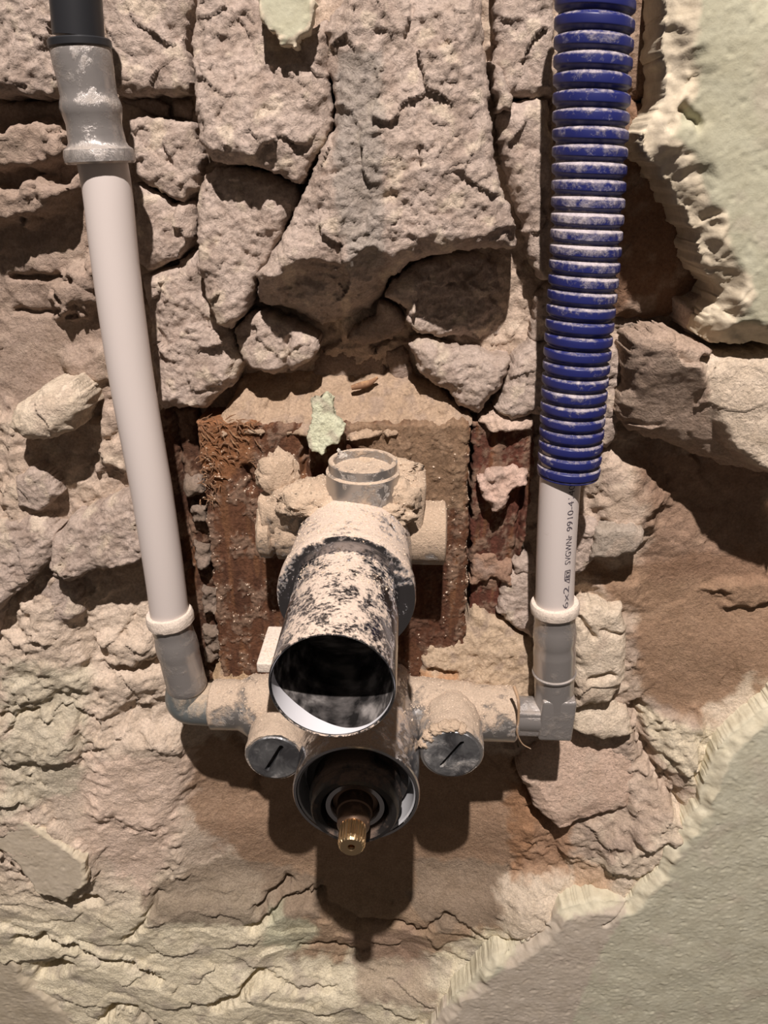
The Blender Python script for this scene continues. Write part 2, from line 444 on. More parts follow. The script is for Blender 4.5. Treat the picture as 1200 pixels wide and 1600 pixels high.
# ------------------------------------------------------------------ the broken wall: mortar and rubble backing
cols_x = [-160, 0, 120, 240, 360, 480, 600, 720, 840, 960, 1080, 1200, 1360]
rows = {
    -150: [30] * 13,
    0:    [28, 28, 30, 32, 32, 32, 32, 32, 32, 34, 36, 34, 30],
    150:  [26, 26, 30, 34, 34, 34, 34, 34, 34, 36, 38, 34, 30],
    300:  [32, 33, 30, 34, 34, 34, 34, 34, 34, 36, 40, 34, 30],
    450:  [34, 36, 32, 34, 36, 34, 34, 36, 34, 38, 38, 32, 30],
    600:  [32, 34, 33, 34, 36, 40, 42, 40, 34, 36, 36, 30, 28],
    750:  [24, 26, 31, 32, 38, 40, 40, 38, 32, 28, 34, 34, 26],
    900:  [16, 20, 27, 32, 38, 40, 40, 36, 32, 29, 31, 28, 22],
    1050: [8, 14, 19, 28, 36, 40, 40, 36, 30, 26, 26, 19, 12],
    1200: [4, 8, 12, 21, 32, 38, 38, 36, 30, 25, 17, 7, 3],
    1330: [4, 5, 8, 15, 26, 33, 35, 32, 25, 14, 7, 6, 6],
    1460: [4, 4, 5, 8, 13, 21, 25, 18, 9, 7, 6, 6, 6],
    1600: [4, 4, 4, 5, 6, 11, 13, 8, 6, 6, 6, 6, 6],
    1750: [6] * 13,
}
CP = []
for ry, ds in rows.items():
    for cxp, dd in zip(cols_x, ds):
        p = at(cxp, ry, dd)
        CP.append((p.x / MM, p.z / MM, dd))
CP = np.array(CP)

step = 0.9
pmin = at(-60, 1700, 10); pmax = at(1260, -60, 30)
bx0 = min(at(-60, 0, 30).x, at(-60, 1600, 5).x) / MM - 5
bx1 = max(at(1260, 0, 30).x, at(1260, 1600, 5).x) / MM + 5
X, Z = np.meshgrid(np.arange(bx0, bx1, step), np.arange(pmin.z / MM, pmax.z / MM, step))
num = np.zeros(X.shape); den = np.zeros(X.shape)
sg = 17.0
for (a, b, dd) in CP:
    w = np.exp(-((X - a) ** 2 + (Z - b) ** 2) / (2 * sg * sg)) + 1e-12
    num += w * dd; den += w
B = num / den
# px helper for zones given in photo pixels on the local plane
def zone(pts, dd, soft=3.0, wob=3.0, seed=0, lam=9):
    Q = xz(pts, dd)
    sd = poly_sdf(Q, X + wob * fbm(X, Z, lam, 3, seed + 61), Z + wob * fbm(X, Z, lam, 3, seed + 63))
    return sstep(-soft, soft, sd)

smooth_z = np.clip(zone([(900, 890), (1200, 860), (1300, 1000), (1200, 1130), (1090, 1130), (1000, 1080), (985, 960)], 27)
                   + zone([(280, 1150), (900, 1180), (800, 1300), (760, 1400), (470, 1400), (300, 1330)], 33)
                   + zone([(0, 500), (150, 500), (160, 600), (0, 640)], 26) * 0.8
                   + zone([(930, 690), (1200, 700), (1200, 900), (940, 890)], 32) * 0.5
                   + zone([(60, 1180), (330, 1180), (260, 1330), (230, 1400), (120, 1340)], 14) * 0.8, 0, 1)
lower = sstep(-215, -275, Z)      # layered flaky plaster towards the bottom
leftz = zone([(-60, 150), (150, 150), (160, 640), (-60, 660)], 30)
rough = (1 - 0.82 * smooth_z) * (1 - 0.4 * leftz)
rel = 2.3 * fbm(X, Z, 24, 2, 3) + facets(X, Z, 19, 4, 2.4) + 0.9 * ridge(X, Z, 9, 5) \
    + facets(X, Z, 6, 8, 0.9) + 0.55 * fbm(X, Z, 3.4, 2, 6) + 0.3 * fbm(X, Z, 1.7, 2, 9)
flaky = 1.3 * facets(X * .8 + 0.5 * Z, Z * 1.3, 19, 6, 1.6) + 1.2 * fbm(X, Z, 30, 2, 15) + 0.22 * fbm(X, Z, 3.0, 3, 19) + 0.5 * np.abs(fbm(X, Z, 11, 3, 23))
rel = rel * (1 - lower) + flaky * lower
B = B - rel * rough

col = np.ones(X.shape + (3,)) * np.array(MORTAR)
col = blend(col, sstep(0.0, 0.6, fbm(X, Z, 20, 3, 41)) * 0.5, ROCKD)
col = blend(col, sstep(0.2, 0.7, fbm(X, Z, 12, 3, 44)) * 0.5, PALE)
col = blend(col, zone([(-60, 940), (340, 960), (340, 1300), (240, 1450), (-60, 1450)], 14, 6, 6, 2) * .85, srgb(222, 204, 184))
col = blend(col, lower * 0.92, srgb(243, 233, 204))
col = blend(col, lower * sstep(0.1, 0.6, fbm(X, Z, 16, 3, 47)) * 0.6, TAUPE)
def lay(pts, dd, c, w=1.0, soft=3.0, wob=4.0, seed=0):
    global col
    col = blend(col, zone(pts, dd, soft, wob, seed) * w, c)
lay([(-60, 150), (145, 160), (160, 500), (160, 650), (-60, 640)], 26, srgb(160, 140, 126), 0.75, 5, 5, 3)
lay([(900, 890), (1010, 880), (1210, 860), (1300, 1000), (1210, 1110), (1090, 1120), (1000, 1080), (985, 960)], 27, BROWN, 0.9, 4, 4, 1)
lay([(985, 690), (1210, 730), (1210, 900), (1010, 900)], 32, srgb(150, 120, 98), 0.8, 5, 4, 2)
lay([(290, 1140), (500, 1180), (900, 1180), (830, 1300), (780, 1400), (640, 1480), (480, 1470), (400, 1350), (300, 1250)], 32, BROWN, 0.85, 5, 6, 4)
lay([(230, 1370), (350, 1350), (500, 1400), (500, 1440), (330, 1430), (240, 1410)], 20, srgb(150, 134, 116), 0.8, 2, 3, 5)
lay([(650, 1370), (800, 1360), (780, 1420), (690, 1450), (640, 1420)], 22, srgb(150, 134, 116), 0.8, 2, 3, 6)
lay([(540, 1480), (660, 1480), (680, 1570), (560, 1570)], 12, srgb(160, 135, 118), 0.6, 4, 4, 7)
lay([(140, 1180), (300, 1200), (260, 1330), (230, 1400), (130, 1300)], 14, srgb(232, 208, 188), 0.85, 4, 4, 8)
lay([(0, 1040), (130, 1060), (110, 1240), (0, 1260)], 10, GREENL, 0.35, 5, 6, 9)
lay([(420, 1430), (500, 1470), (470, 1500), (410, 1480)], 14, GREENL, 0.6, 3, 3, 10)
lay([(780, 1420), (960, 1350), (1090, 1250), (1110, 1150), (1200, 1080), (1210, 1180), (1100, 1300), (980, 1430), (800, 1500)], 8, PALE, 0.9, 3, 4, 11)
lay([(900, 1360), (960, 1380), (950, 1420), (905, 1410)], 8, srgb(205, 170, 138), 0.7, 2, 2, 12)
lay([(1000, 1130), (1130, 1150), (1090, 1230), (1040, 1200)], 14, CREAM, 0.7, 3, 3, 13)
lay([(800, 1250), (900, 1240), (890, 1360), (800, 1380)], 20, srgb(168, 126, 92), 0.7, 3, 4, 14)

def crack(pts, dd, depth, w, seed=0, wob=2.2):
    global B
    Q = xz(pts, dd)
    l = line_dist(Q, X + wob * fbm(X, Z, 6, 3, seed + 71), Z + wob * fbm(X, Z, 6, 3, seed + 73))
    B = B + depth * np.exp(-(l / w) ** 2)
def ledge(pts, dd, h, soft=1.5, seed=0, wob=2.0, back=22):
    """raised scab whose edge follows the polygon"""
    global B
    Q = xz(pts, dd)
    sd = poly_sdf(Q, X + wob * fbm(X, Z, 7, 3, seed + 81), Z + wob * fbm(X, Z, 7, 3, seed + 83))
    B = B - h * sstep(-soft, soft, sd) * (0.45 + 0.55 * sstep(0, back, sd) if back < 0 else 1)

# layered scabs and cracks of the lower left
ledge([(-40, 1240), (40, 1250), (130, 1330), (150, 1370), (130, 1405), (90, 1400), (30, 1345), (-40, 1320)], 6, 3.2, 1.0, 1)
ledge([(-40, 1430), (30, 1450), (110, 1465), (190, 1500), (240, 1520), (180, 1500), (100, 1490), (-40, 1500)], 5, 2.5, 1.0, 2)
crack([(0, 1325), (60, 1385), (100, 1408), (150, 1412)], 6, 7.5, 2.0, 3)
crack([(30, 1462), (100, 1470), (150, 1498), (200, 1515), (250, 1540)], 5, 7.5, 2.1, 4)
crack([(62, 1515), (80, 1520), (100, 1508)], 5, 12.0, 3.6, 5)
crack([(160, 1590), (175, 1568), (205, 1572), (235, 1598)], 5, 6.0, 1.8, 6)
crack([(330, 1578), (375, 1560), (400, 1548)], 6, 9.0, 2.2, 7)
crack([(395, 1455), (440, 1435), (500, 1430)], 14, 7.5, 2.7, 8)
crack([(200, 1460), (235, 1425), (245, 1400)], 12, 4.5, 2.0, 9)
crack([(500, 1430), (560, 1460), (660, 1465), (700, 1440)], 17, 4.5, 2.4, 10)
crack([(470, 1500), (520, 1500), (560, 1520)], 12, 3.6, 1.8, 11)
crack([(400, 1530), (460, 1560), (520, 1560)], 9, 3.6, 1.8, 12)
crack([(790, 1492), (830, 1480), (858, 1458)], 6, 4.0, 1.1, 13)
crack([(0, 935 + 175), (60, 1110)], 14, 4, 1.2, 14)
crack([(125, 1110), (130, 1190)], 16, 3, 1.2, 15)
crack([(330, 1130), (400, 1210), (395, 1250)], 26, 3, 2.0, 16)
crack([(1005, 1130), (1010, 1180), (1045, 1240), (1060, 1260)], 14, 8, 2.8, 17)
crack([(810, 1200), (835, 1265), (860, 1285)], 26, 5, 2.0, 18)
crack([(185, 1045), (215, 1050), (243, 1045)], 22, 6, 2.0, 19)
for k_, (pts_, d_, w_) in enumerate([([(35, 1464), (70, 1462), (98, 1474)], 9, 2.6), ([(66, 1522), (98, 1511)], 13, 3.6), ([(165, 1592), (182, 1572), (205, 1574), (236, 1600)], 8, 2.2),
                                     ([(335, 1580), (372, 1566), (396, 1548)], 10, 2.6), ([(398, 1456), (442, 1436)], 9, 2.8), ([(95, 1400), (150, 1412)], 7, 2.0)]):
    crack(pts_, 5, d_, w_, 140 + k_, 2.5)
# joints in the shaded left part
crack([(0, 150), (100, 150)], 26, 10, 1.6, 20, 1.0)
crack([(0, 437), (80, 436), (110, 440)], 25, 5, 1.2, 21, 0.8)
crack([(0, 492), (70, 495), (110, 496)], 25, 4, 1.0, 22, 0.8)
# swellings
for k, (pts, dd, h, sf) in enumerate([
    ([(40, 930), (70, 895), (110, 905), (130, 960), (90, 990), (45, 975)], 22, 6, 4),
    ([(150, 1000), (240, 1005), (240, 1040), (170, 1045)], 20, 5, 3),
    ([(150, 1060), (260, 1050), (275, 1100), (160, 1120)], 18, 4, 4),
    ([(0, 990), (100, 1000), (130, 1080), (0, 1105)], 14, 4, 4),
    ([(0, 1120), (120, 1115), (120, 1190), (0, 1190)], 10, 3, 4),
    ([(160, 1160), (290, 1150), (290, 1250), (240, 1300), (150, 1260)], 15, 5, 7),
    ([(-60, 195), (60, 190), (110, 205), (100, 250), (40, 262), (-60, 268)], 20, 12, 2.5),
    ([(-60, 300), (20, 292), (110, 282), (104, 320), (40, 345), (-60, 350)], 22, 13, 2.5),
    ([(72, 450), (145, 400), (152, 480), (80, 500)], 24, 9, 3),
    ([(90, 560), (170, 540), (175, 600), (110, 610)], 26, 5, 4),
    ([(130, 660), (200, 640), (205, 740), (150, 730)], 27, 6, 4),
    ([(0, 640), (30, 700), (60, 780), (80, 820), (0, 840)], 22, 6, 5),
    ([(930, 700), (1000, 720), (1040, 780), (1000, 840), (930, 830)], 28, 8, 6),
    ([(935, 900), (1000, 905), (1005, 950), (930, 940)], 28, 3, 5),
    ([(1110, 920), (1210, 900), (1210, 940), (1140, 945)], 26, 4, 3),
    ([(970, 1230), (1040, 1200), (1060, 1290), (1000, 1310)], 16, 5, 4),
    ([(940, 1330), (1000, 1290), (1040, 1330), (970, 1400)], 11, 3, 4),
    ([(820, 1400), (900, 1390), (880, 1440), (790, 1470)], 10, 4, 5),
    ([(1040, 1150), (1110, 1140), (1090, 1220), (1050, 1200)], 10, 4, 3),
]):
    ledge(pts, dd, h, sf, 30 + k, 3.0)
# hollow right under the lower plaster edge, beside the wood
mask_all = np.ones(X.shape, bool)
wall = grid_mesh('wall_back', X, Z, B, mask_all, col, M_BASE, None)
wall['kind'] = 'structure'

# ------------------------------------------------------------------ stones in the wall
STONES = [
 # pts, d, tx, tz, R, rough, kind, extra
 ([(-60,-40),(70,-40),(92,20),(100,70),(108,140),(75,149),(-60,149)], 14, .05, .10, 5, 1.0, 'rock', {}),
 ([(150,-40),(300,-40),(291,30),(283,62),(290,95),(297,130),(295,148),(182,148),(165,80)], 20, .05, .05, 4, .8, 'rock', {}),
 ([(188,152),(232,150),(262,166),(266,183),(230,176),(205,168)], 30, 0, 0, 2, .3, 'smooth', {}),
 ([(270,155),(298,153),(298,182),(272,184)], 30, 0, 0, 2, .3, 'smooth', {}),
 ([(300,-40),(395,-40),(440,60),(505,20),(520,60),(508,105),(516,150),(517,190),(503,228),(486,258),(466,287),(420,264),(372,254),(326,250),(308,226),(301,182),(299,140),(290,90),(285,62),(292,20)], 9, .0, .22, 9, 1.0, 'rock', {}),
 ([(500,40),(545,-40),(752,-40),(762,50),(770,110),(772,180),(777,250),(792,300),(808,345),(818,397),(745,395),(682,402),(634,420),(606,446),(600,470),(575,498),(540,520),(512,524),(490,532),(432,494),(392,484),(397,436),(432,380),(468,305),(500,232),(517,195),(518,150),(509,105)], 4, .02, .10, 10, 1.05, 'rock',
   {'feats': [('fold', [(385,425),(640,385)], 1.05, 3.0), ('bump', [(522,60),(600,50),(604,300),(596,400),(540,430),(522,300)], 1.0, 3.0), ('paint', [(522,80),(596,80),(600,420),(545,425),(522,300)], GREY, .75)]}),
 ([(328,258),(374,260),(420,270),(463,291),(466,312),(430,378),(398,438),(386,484),(362,514),(342,502),(322,462),(308,420),(304,380),(301,330),(303,298),(314,272)], 14, .0, .22, 7, .9, 'rock', {}),
 ([(190,185),(228,180),(262,188),(299,190),(309,238),(303,295),(285,316),(262,308),(236,292),(212,280),(200,240)], 20, .0, .12, 6, .9, 'rock', {}),
 ([(200,285),(238,300),(262,316),(298,318),(300,370),(284,398),(262,416),(226,428),(210,400)], 19, .0, .15, 6, .9, 'rock', {}),
 ([(215,435),(262,420),(288,402),(302,388),(314,440),(330,482),(350,516),(362,530),(374,568),(366,600),(340,622),(320,640),(285,636),(248,642),(236,560)], 17, .05, .12, 8, 1.0, 'rock', {}),
 ([(362,522),(390,488),(430,497),(476,520),(494,536),(496,552),(478,570),(460,583),(425,586),(388,578),(374,560)], 18, .0, .05, 5, .8, 'rock', {'feats': [('crack', [(452,530),(445,580)], 3, 1.2)]}),
 ([(606,450),(636,424),(684,406),(745,398),(806,402),(834,412),(842,440),(836,500),(822,530),(800,556),(778,558),(724,545),(680,538),(650,532),(634,512),(637,490),(604,470)], 13, .0, .28, 7, 1.0, 'rock', {'feats': [('fold', [(600,462),(640,395)], .6, 1.0)]}),
 ([(596,470),(632,486),(630,510),(612,534),(585,538),(560,540),(540,530),(556,515),(580,500)], 26, .0, -.2, 4, .4, 'smooth', {}),
 ([(500,540),(560,545),(600,540),(605,590),(560,600),(500,605),(480,590)], 38, .0, .0, 4, .3, 'smooth', {}),
 ([(600,545),(628,540),(646,570),(640,600),(612,604)], 37, .0, .0, 3, .3, 'smooth', {}),
 ([(636,540),(654,536),(722,550),(780,562),(800,562),(795,590),(775,618),(748,650),(716,636),(700,618),(672,602),(656,586),(648,562)], 20, .0, .0, 6, .9, 'rock', {}),
 ([(774,-40),(868,-40),(868,148),(806,150),(788,168),(772,128),(774,60)], 22, .05, .05, 5, .7, 'rock', {}),
 ([(764,95),(790,112),(800,150),(800,168),(778,172),(772,120)], 17, .0, .1, 3, .6, 'rock', {}),
 ([(780,175),(804,156),(858,154),(866,212),(864,440),(846,438),(826,400),(816,350),(800,300),(786,246)], 21, .05, .05, 5, .7, 'rock', {}),
 ([(838,470),(868,430),(872,540),(832,536)], 24, .0, .0, 4, .7, 'rock', {}),
 ([(776,640),(792,596),(808,562),(832,540),(866,540),(862,650),(800,656)], 20, .0, .12, 6, .9, 'rock', {}),
 ([(958,-40),(1062,-40),(1060,40),(1045,100),(1042,152),(980,155),(960,80)], 24, .0, -.1, 4, .4, 'smooth', {'c0': srgb(150,124,104)}),
 ([(965,158),(1040,158),(1060,240),(1100,330),(1130,400),(1150,455),(1085,490),(1020,505),(965,500),(950,380),(960,250)], 27, .0, -.12, 6, .5, 'smooth', {'c0': srgb(146,116,94)}),
 ([(1068,478),(1100,462),(1140,468),(1130,510),(1100,532),(1072,512)], 16, .0, -.1, 5, .5, 'rock', {}),
 ([(994,530),(1020,515),(1060,520),(1092,538),(1130,556),(1260,545),(1260,760),(1190,752),(1150,748),(1102,730),(1046,706),(1000,692),(978,672),(984,620)], 4, -.18, -.42, 9, .8, 'smooth',
   {'fac': 1.6, 'c0': srgb(186,164,146), 'feats': [('tilt', [(1092,556),(1260,530),(1260,760),(1190,735),(1140,700),(1110,640)], .46, 2.0), ('bump', [(1092,560),(1260,530),(1260,760),(1190,735),(1140,700),(1110,640)], 3.5, 3.0), ('paint', [(1092,560),(1260,530),(1260,760),(1190,735),(1140,700),(1110,640)], PALE, .8)]}),
 ([(940,560),(962,540),(978,566),(984,600),(976,650),(958,700),(936,712),(930,640)], 21, .0, .0, 6, .9, 'rock', {}),
 ([(934,830),(960,826),(1010,832),(1006,850),(992,868),(960,872),(925,876)], 14, .0, .1, 3, .4, 'smooth', {'c0': srgb(176,164,150)}),
 ([(900,815),(936,820),(944,835),(928,876),(912,896),(890,900)], 18, .0, .1, 4, .7, 'rock', {}),
 ([(790,905),(832,892),(846,960),(838,1000),(800,980),(778,962)], 17, .0, .2, 5, .7, 'rock', {}),
 ([(800,880),(836,872),(840,900),(806,902)], 20, .0, .2, 3, .6, 'rock', {}),
 ([(895,960),(940,952),(978,962),(985,1000),(980,1070),(955,1100),(900,1110)], 15, .0, .10, 8, .5, 'smooth', {'c0': PALE, 'feats': [('crack', [(910,975),(928,1000)], 3, 1.4), ('crack', [(925,1060),(955,1055)], 3, 1.6), ('crack', [(945,990),(975,1000)], 2, 1.2)]}),
 ([(890,1110),(950,1102),(985,1120),(990,1150),(940,1155),(895,1140)], 17, .0, .35, 6, .4, 'smooth', {'c0': PALE}),
 ([(806,1210),(830,1190),(890,1150),(940,1160),(1000,1180),(1008,1215),(985,1260),(930,1268),(870,1285),(835,1262)], 19, .0, .30, 9, .6, 'smooth', {'c0': PINK}),
 ([(4,672),(14,640),(56,612),(104,603),(120,620),(124,648),(108,676),(72,694),(34,692)], 8, .0, .15, 9, .7, 'smooth', {'c0': PALE}),
 ([(20,750),(45,732),(68,742),(90,778),(60,800),(24,796)], 18, .0, .15, 5, .8, 'rock', {}),
 ([(76,850),(100,820),(150,796),(205,775),(226,800),(236,870),(180,885),(150,888),(112,906),(78,884)], 13, .0, .35, 6, .9, 'rock', {}),
 ([(-60,830),(0,828),(40,818),(82,838),(72,884),(30,925),(0,950),(-60,960)], 12, .0, .25, 6, .9, 'rock', {}),
 ([(-60,915),(0,945),(-10,1000),(-60,1010)], 10, .0, .25, 6, .9, 'rock', {}),
 ([(40,950),(58,905),(84,890),(112,920),(128,962),(92,985),(56,980)], 18, .0, .12, 7, .7, 'rock', {}),
]
for k, (pts, d, tx, tz, R, ro, kd, ex) in enumerate(STONES):
    lump(pts, d, tx, tz, R, ro, kd, seed=10 + k * 1.7, name='stone', parent=wall, **ex)

# plaster left around the hole
lump([(1050,-60),(1048,60),(1052,120),(1036,170),(1016,208),(1014,236),(1042,262),(1058,290),(1078,330),(1102,372),(1106,400),(1112,430),(1140,452),(1136,478),(1118,500),(1108,536),(1128,550),(1165,545),(1300,540),(1300,-60)],
     -6, 0, .0, 9, 1.0, 'slab', seed=101, name='plaster_coat', parent=wall, m=M_PLASTER, fall=26, c0=srgb(182,180,157),
     feats=[('fold', [(1105,395),(1215,540)], .42, 1.5), ('bump', [(1085,100),(1120,110),(1115,190),(1070,190),(1068,150)], -1.2, 4), ('crack', [(1070,170),(1095,195)], 4, 1.5)])
lump([(1300,1050),(1200,1128),(1150,1165),(1128,1190),(1106,1245),(1098,1272),(1066,1312),(1040,1348),(1032,1372),(984,1418),(930,1418),(880,1430),(850,1462),(800,1496),(770,1500),(735,1540),(700,1570),(650,1640),(650,1760),(1300,1760)],
     1.2, 0, .03, 6.0, 1.0, 'slab', seed=111, name='plaster_coat', parent=wall, m=M_PLASTER, fall=12, brkm=.35,
     feats=[('paint', [(860,1440),(980,1420),(930,1500),(880,1620),(640,1660),(690,1580),(800,1500)], srgb(198,185,170), .8), ('crack', [(945,1448),(982,1422)], 2, .8), ('crack', [(792,1498),(830,1480),(858,1458)], 3, .9)])
lump([(-60,1440),(0,1442),(18,1462),(20,1500),(42,1532),(75,1560),(112,1582),(140,1630),(140,1760),(-60,1760)],
     1.2, 0, .03, 6.0, 1.0, 'slab', seed=121, name='plaster_coat', parent=wall, m=M_PLASTER, fall=8, c0=srgb(196,184,162), brkm=.35)
lump([(-60,1275),(0,1280),(40,1292),(92,1322),(132,1348),(136,1378),(108,1402),(62,1390),(28,1352),(0,1330),(-60,1320)],
     1.5, 0, .12, 2.0, .8, 'slab', seed=131, name='plaster_coat', parent=wall, m=M_PLASTER, fall=5, c0=srgb(194,182,162))
lump([(398,-40),(490,-40),(490,30),(482,52),(466,58),(458,72),(440,74),(436,62),(420,48),(404,10)],
     2, 0, .05, 1.5, .8, 'slab', seed=141, name='plaster_coat', parent=wall, m=M_PLASTER, fall=6, c0=srgb(186,184,160))

# ------------------------------------------------------------------ timber behind the valve
blk = thing('mounting_block', 'broad rust-brown wooden block fixed in the wall behind the valve', 'wood block')
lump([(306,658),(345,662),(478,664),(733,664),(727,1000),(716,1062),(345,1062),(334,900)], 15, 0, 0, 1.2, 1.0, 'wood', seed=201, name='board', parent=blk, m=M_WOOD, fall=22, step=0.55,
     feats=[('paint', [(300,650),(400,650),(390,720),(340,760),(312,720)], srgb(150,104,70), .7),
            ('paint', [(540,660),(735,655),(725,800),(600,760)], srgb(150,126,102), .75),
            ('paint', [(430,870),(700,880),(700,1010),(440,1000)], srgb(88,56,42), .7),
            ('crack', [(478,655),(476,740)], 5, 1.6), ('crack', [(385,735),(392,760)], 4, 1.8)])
o = lump([(352,640),(366,606),(386,588),(430,586),(470,590),(540,596),(600,592),(640,596),(690,618),(738,655),(722,668),(680,664),(600,668),(540,674),(480,668),(420,664),(340,666)],
     25.5, 0, 1.25, 2.5, 1.25, 'rubble', seed=211, name='crumbled_mortar', parent=blk, fall=10, c0=srgb(184, 160, 136))
heap_src = o
o['kind'] = 'stuff'
# splintered fibres on the upper left corner of the board
rnd = random.Random(5)
V = []; Fc = []
def sliver(p, q, r0, V, Fc):
    p, q = Vector(p), Vector(q)
    ax = (q - p).normalized(); s = ax.orthogonal().normalized(); t = ax.cross(s)
    b = len(V)
    for c, r in ((p, r0 * .6), ((p + q) / 2 + s * r0, r0), (q, r0 * .2)):
        for k in range(4):
            a = k * math.pi / 2
            V.append(c + (s * math.cos(a) + t * math.sin(a)) * r)
    for j in range(2):
        for k in range(4):
            Fc.append((b + j * 4 + k, b + j * 4 + (k + 1) % 4, b + j * 4 + 4 + (k + 1) % 4, b + j * 4 + 4 + k))
    Fc.append((b, b + 1, b + 2, b + 3)); Fc.append((b + 8, b + 9, b + 10, b + 11))
for i in range(130):
    px = rnd.uniform(308, 400); py = 655 + rnd.random() ** 1.5 * 130
    if px > 345 and py > 725: px = rnd.uniform(312, 335)
    p = at(px, py, 14); a = rnd.gauss(-.3, 1.0)
    L = rnd.uniform(1.5, 5.5) * MM
    q = p + Vector((math.cos(a) * L, -rnd.uniform(.1, .9) * MM, math.sin(a) * L))
    sliver(p, q, rnd.uniform(.15, .38) * MM, V, Fc)
M_SPLINT = mat_dusty('splintered_wood', srgb(132, 98, 72), 0, .8, srgb(190, 150, 110), .5, .4, 200, .3)
o = mesh_py('splinters', V, Fc, M_SPLINT, blk, False); o['kind'] = 'stuff'

lath = thing('side_board', 'dark red-brown board with mortar crumbs between block and blue conduit', 'board')
lump([(738,662),(836,660),(832,760),(815,860),(806,930),(790,985),(734,985)], 24, 0, 0, 1.5, 1.0, 'wood', seed=221, name='board', parent=lath, m=M_WOOD, fall=14, c0=srgb(104,64,52),
     feats=[('crack', [(822,740),(800,900)], 4, 1.0)])
lump([(748,752),(770,738),(808,735),(826,742),(822,760),(800,772),(790,792),(770,798),(756,780)], 17, 0, .3, 4, 1.1, 'rubble', seed=223, name='mortar_lump', parent=lath, c0=srgb(208,180,164), fall=10)
lump([(745,662),(775,648),(834,656),(834,676),(800,672),(765,676)], 20, 0, .5, 3, .9, 'rubble', seed=225, name='mortar_lump', parent=lath, c0=srgb(208,184,166), fall=10)
lump([(738,868),(770,870),(800,880),(800,912),(766,905),(738,915)], 21, 0, .3, 3, 1.0, 'rubble', seed=227, name='mortar_lump', parent=lath, c0=srgb(160,130,110), fall=10)
lath2 = thing('narrow_board', 'narrow dark dirt-crusted board between white pipe and wood block', 'board')
lump([(248,640),(306,640),(334,900),(345,1060),(318,1070),(300,1000),(272,860)], 28, 0, 0, 2.0, 1.3, 'wood', seed=231, name='board', parent=lath2, m=M_WOOD, fall=14, c0=srgb(88,62,48),
     feats=[('crack', [(272,650),(300,900)], 4, 1.4)])
for k, pts in enumerate([[(285,745),(312,748),(318,770),(296,776),(284,764)], [(295,790),(318,795),(322,815),(300,818)], [(300,850),(326,860),(326,890),(306,890)],
                         [(312,920),(338,930),(340,960),(316,960)], [(314,985),(342,990),(342,1030),(320,1040)]]):
    lump(pts, 23, 0, .2, 3, 1.2, 'rubble', seed=240 + k, name='mortar_lump', parent=lath2, c0=srgb(138, 122, 108), fall=12)

# mortar packed over the pipes' bed, right and left of the valve
lump([(655,1020),(668,1005),(700,1010),(726,995),(740,965),(790,985),(830,1010),(842,1050),(872,1090),(860,1105),(800,1100),(740,1085),(690,1075),(660,1085)], 12, 0, .30, 5, 0.8, 'rubble', seed=251, name='mortar', parent=wall, c0=srgb(198,176,150), fall=14,
     feats=[('crack', [(674,1048),(708,1052)], 5, 1.8), ('paint', [(650,1050),(720,1055),(720,1085),(650,1090)], srgb(184,132,88), .7)])
lump([(330,1062),(352,1046),(425,1046),(430,1080),(340,1085)], 14, 0, .3, 4, .8, 'rubble', seed=255, name='mortar', parent=wall, c0=srgb(190,162,130), fall=12)

# ------------------------------------------------------------------ round things
def frame_of(ax):
    ax = ax.normalized()
    ref = Vector((0, 0, 1)) if abs(ax.z) < 0.9 else Vector((0, -1, 0))
    s = ax.cross(ref).normalized(); t = s.cross(ax).normalized()
    return ax, s, t

def lathe(name, prof, org, ax, m, parent=None, seg=72, bumpy=0.0, lam=3.0, seed=0, closed=False, sub=None, ends=True):
    """prof: list of (t mm along axis, r mm)"""
    ax, s, t = frame_of(Vector(ax)); org = Vector(org)
    if sub:
        q = []
        for (a, ra), (b, rb) in zip(prof[:-1], prof[1:]):
            n = max(1, int(math.hypot(b - a, rb - ra) / sub))
            for i in range(n): q.append((a + (b - a) * i / n, ra + (rb - ra) * i / n))
        q.append(prof[-1]); prof = q
    V = []; Fc = []
    for (tt, r) in prof:
        for k in range(seg):
            a = 2 * math.pi * k / seg
            dv = s * math.cos(a) + t * math.sin(a)
            p = org + ax * tt * MM + dv * r * MM
            if bumpy and r > 0.01:
                q = p / MM / lam + Vector((seed, seed * 2.3, 0))
                n = mnoise.noise(q) + 0.6 * mnoise.noise(q * 2.3) + 0.35 * mnoise.noise(q * 5.1)
                up = max(0.15, 0.55 + 0.45 * dv.z)
                p = p + dv * (n * bumpy * up + bumpy * 0.5 * up) * MM
            V.append(p)
    n = len(prof)
    for i in range(n - 1):
        for k in range(seg):
            k2 = (k + 1) % seg
            Fc.append((i * seg + k, i * seg + k2, (i + 1) * seg + k2, (i + 1) * seg + k))
    if prof[0][1] > 0 and not closed and ends: Fc.append(tuple(range(seg))[::-1])
    if prof[-1][1] > 0 and not closed and ends: Fc.append(tuple((n - 1) * seg + k for k in range(seg)))
    if closed:
        for k in range(seg):
            k2 = (k + 1) % seg
            Fc.append(((n - 1) * seg + k, (n - 1) * seg + k2, k2, k))
    o = mesh_py(name, V, Fc, m, parent, True)
    fix_normals(o)
    return o

def fix_normals(o, ang=35):
    import bmesh
    bm = bmesh.new(); bm.from_mesh(o.data)
    bmesh.ops.remove_doubles(bm, verts=bm.verts, dist=1e-7)
    bmesh.ops.recalc_face_normals(bm, faces=bm.faces)
    for e in bm.edges:
        if len(e.link_faces) == 2 and e.calc_face_angle(0) > math.radians(ang): e.smooth = False
    bm.to_mesh(o.data); bm.free()

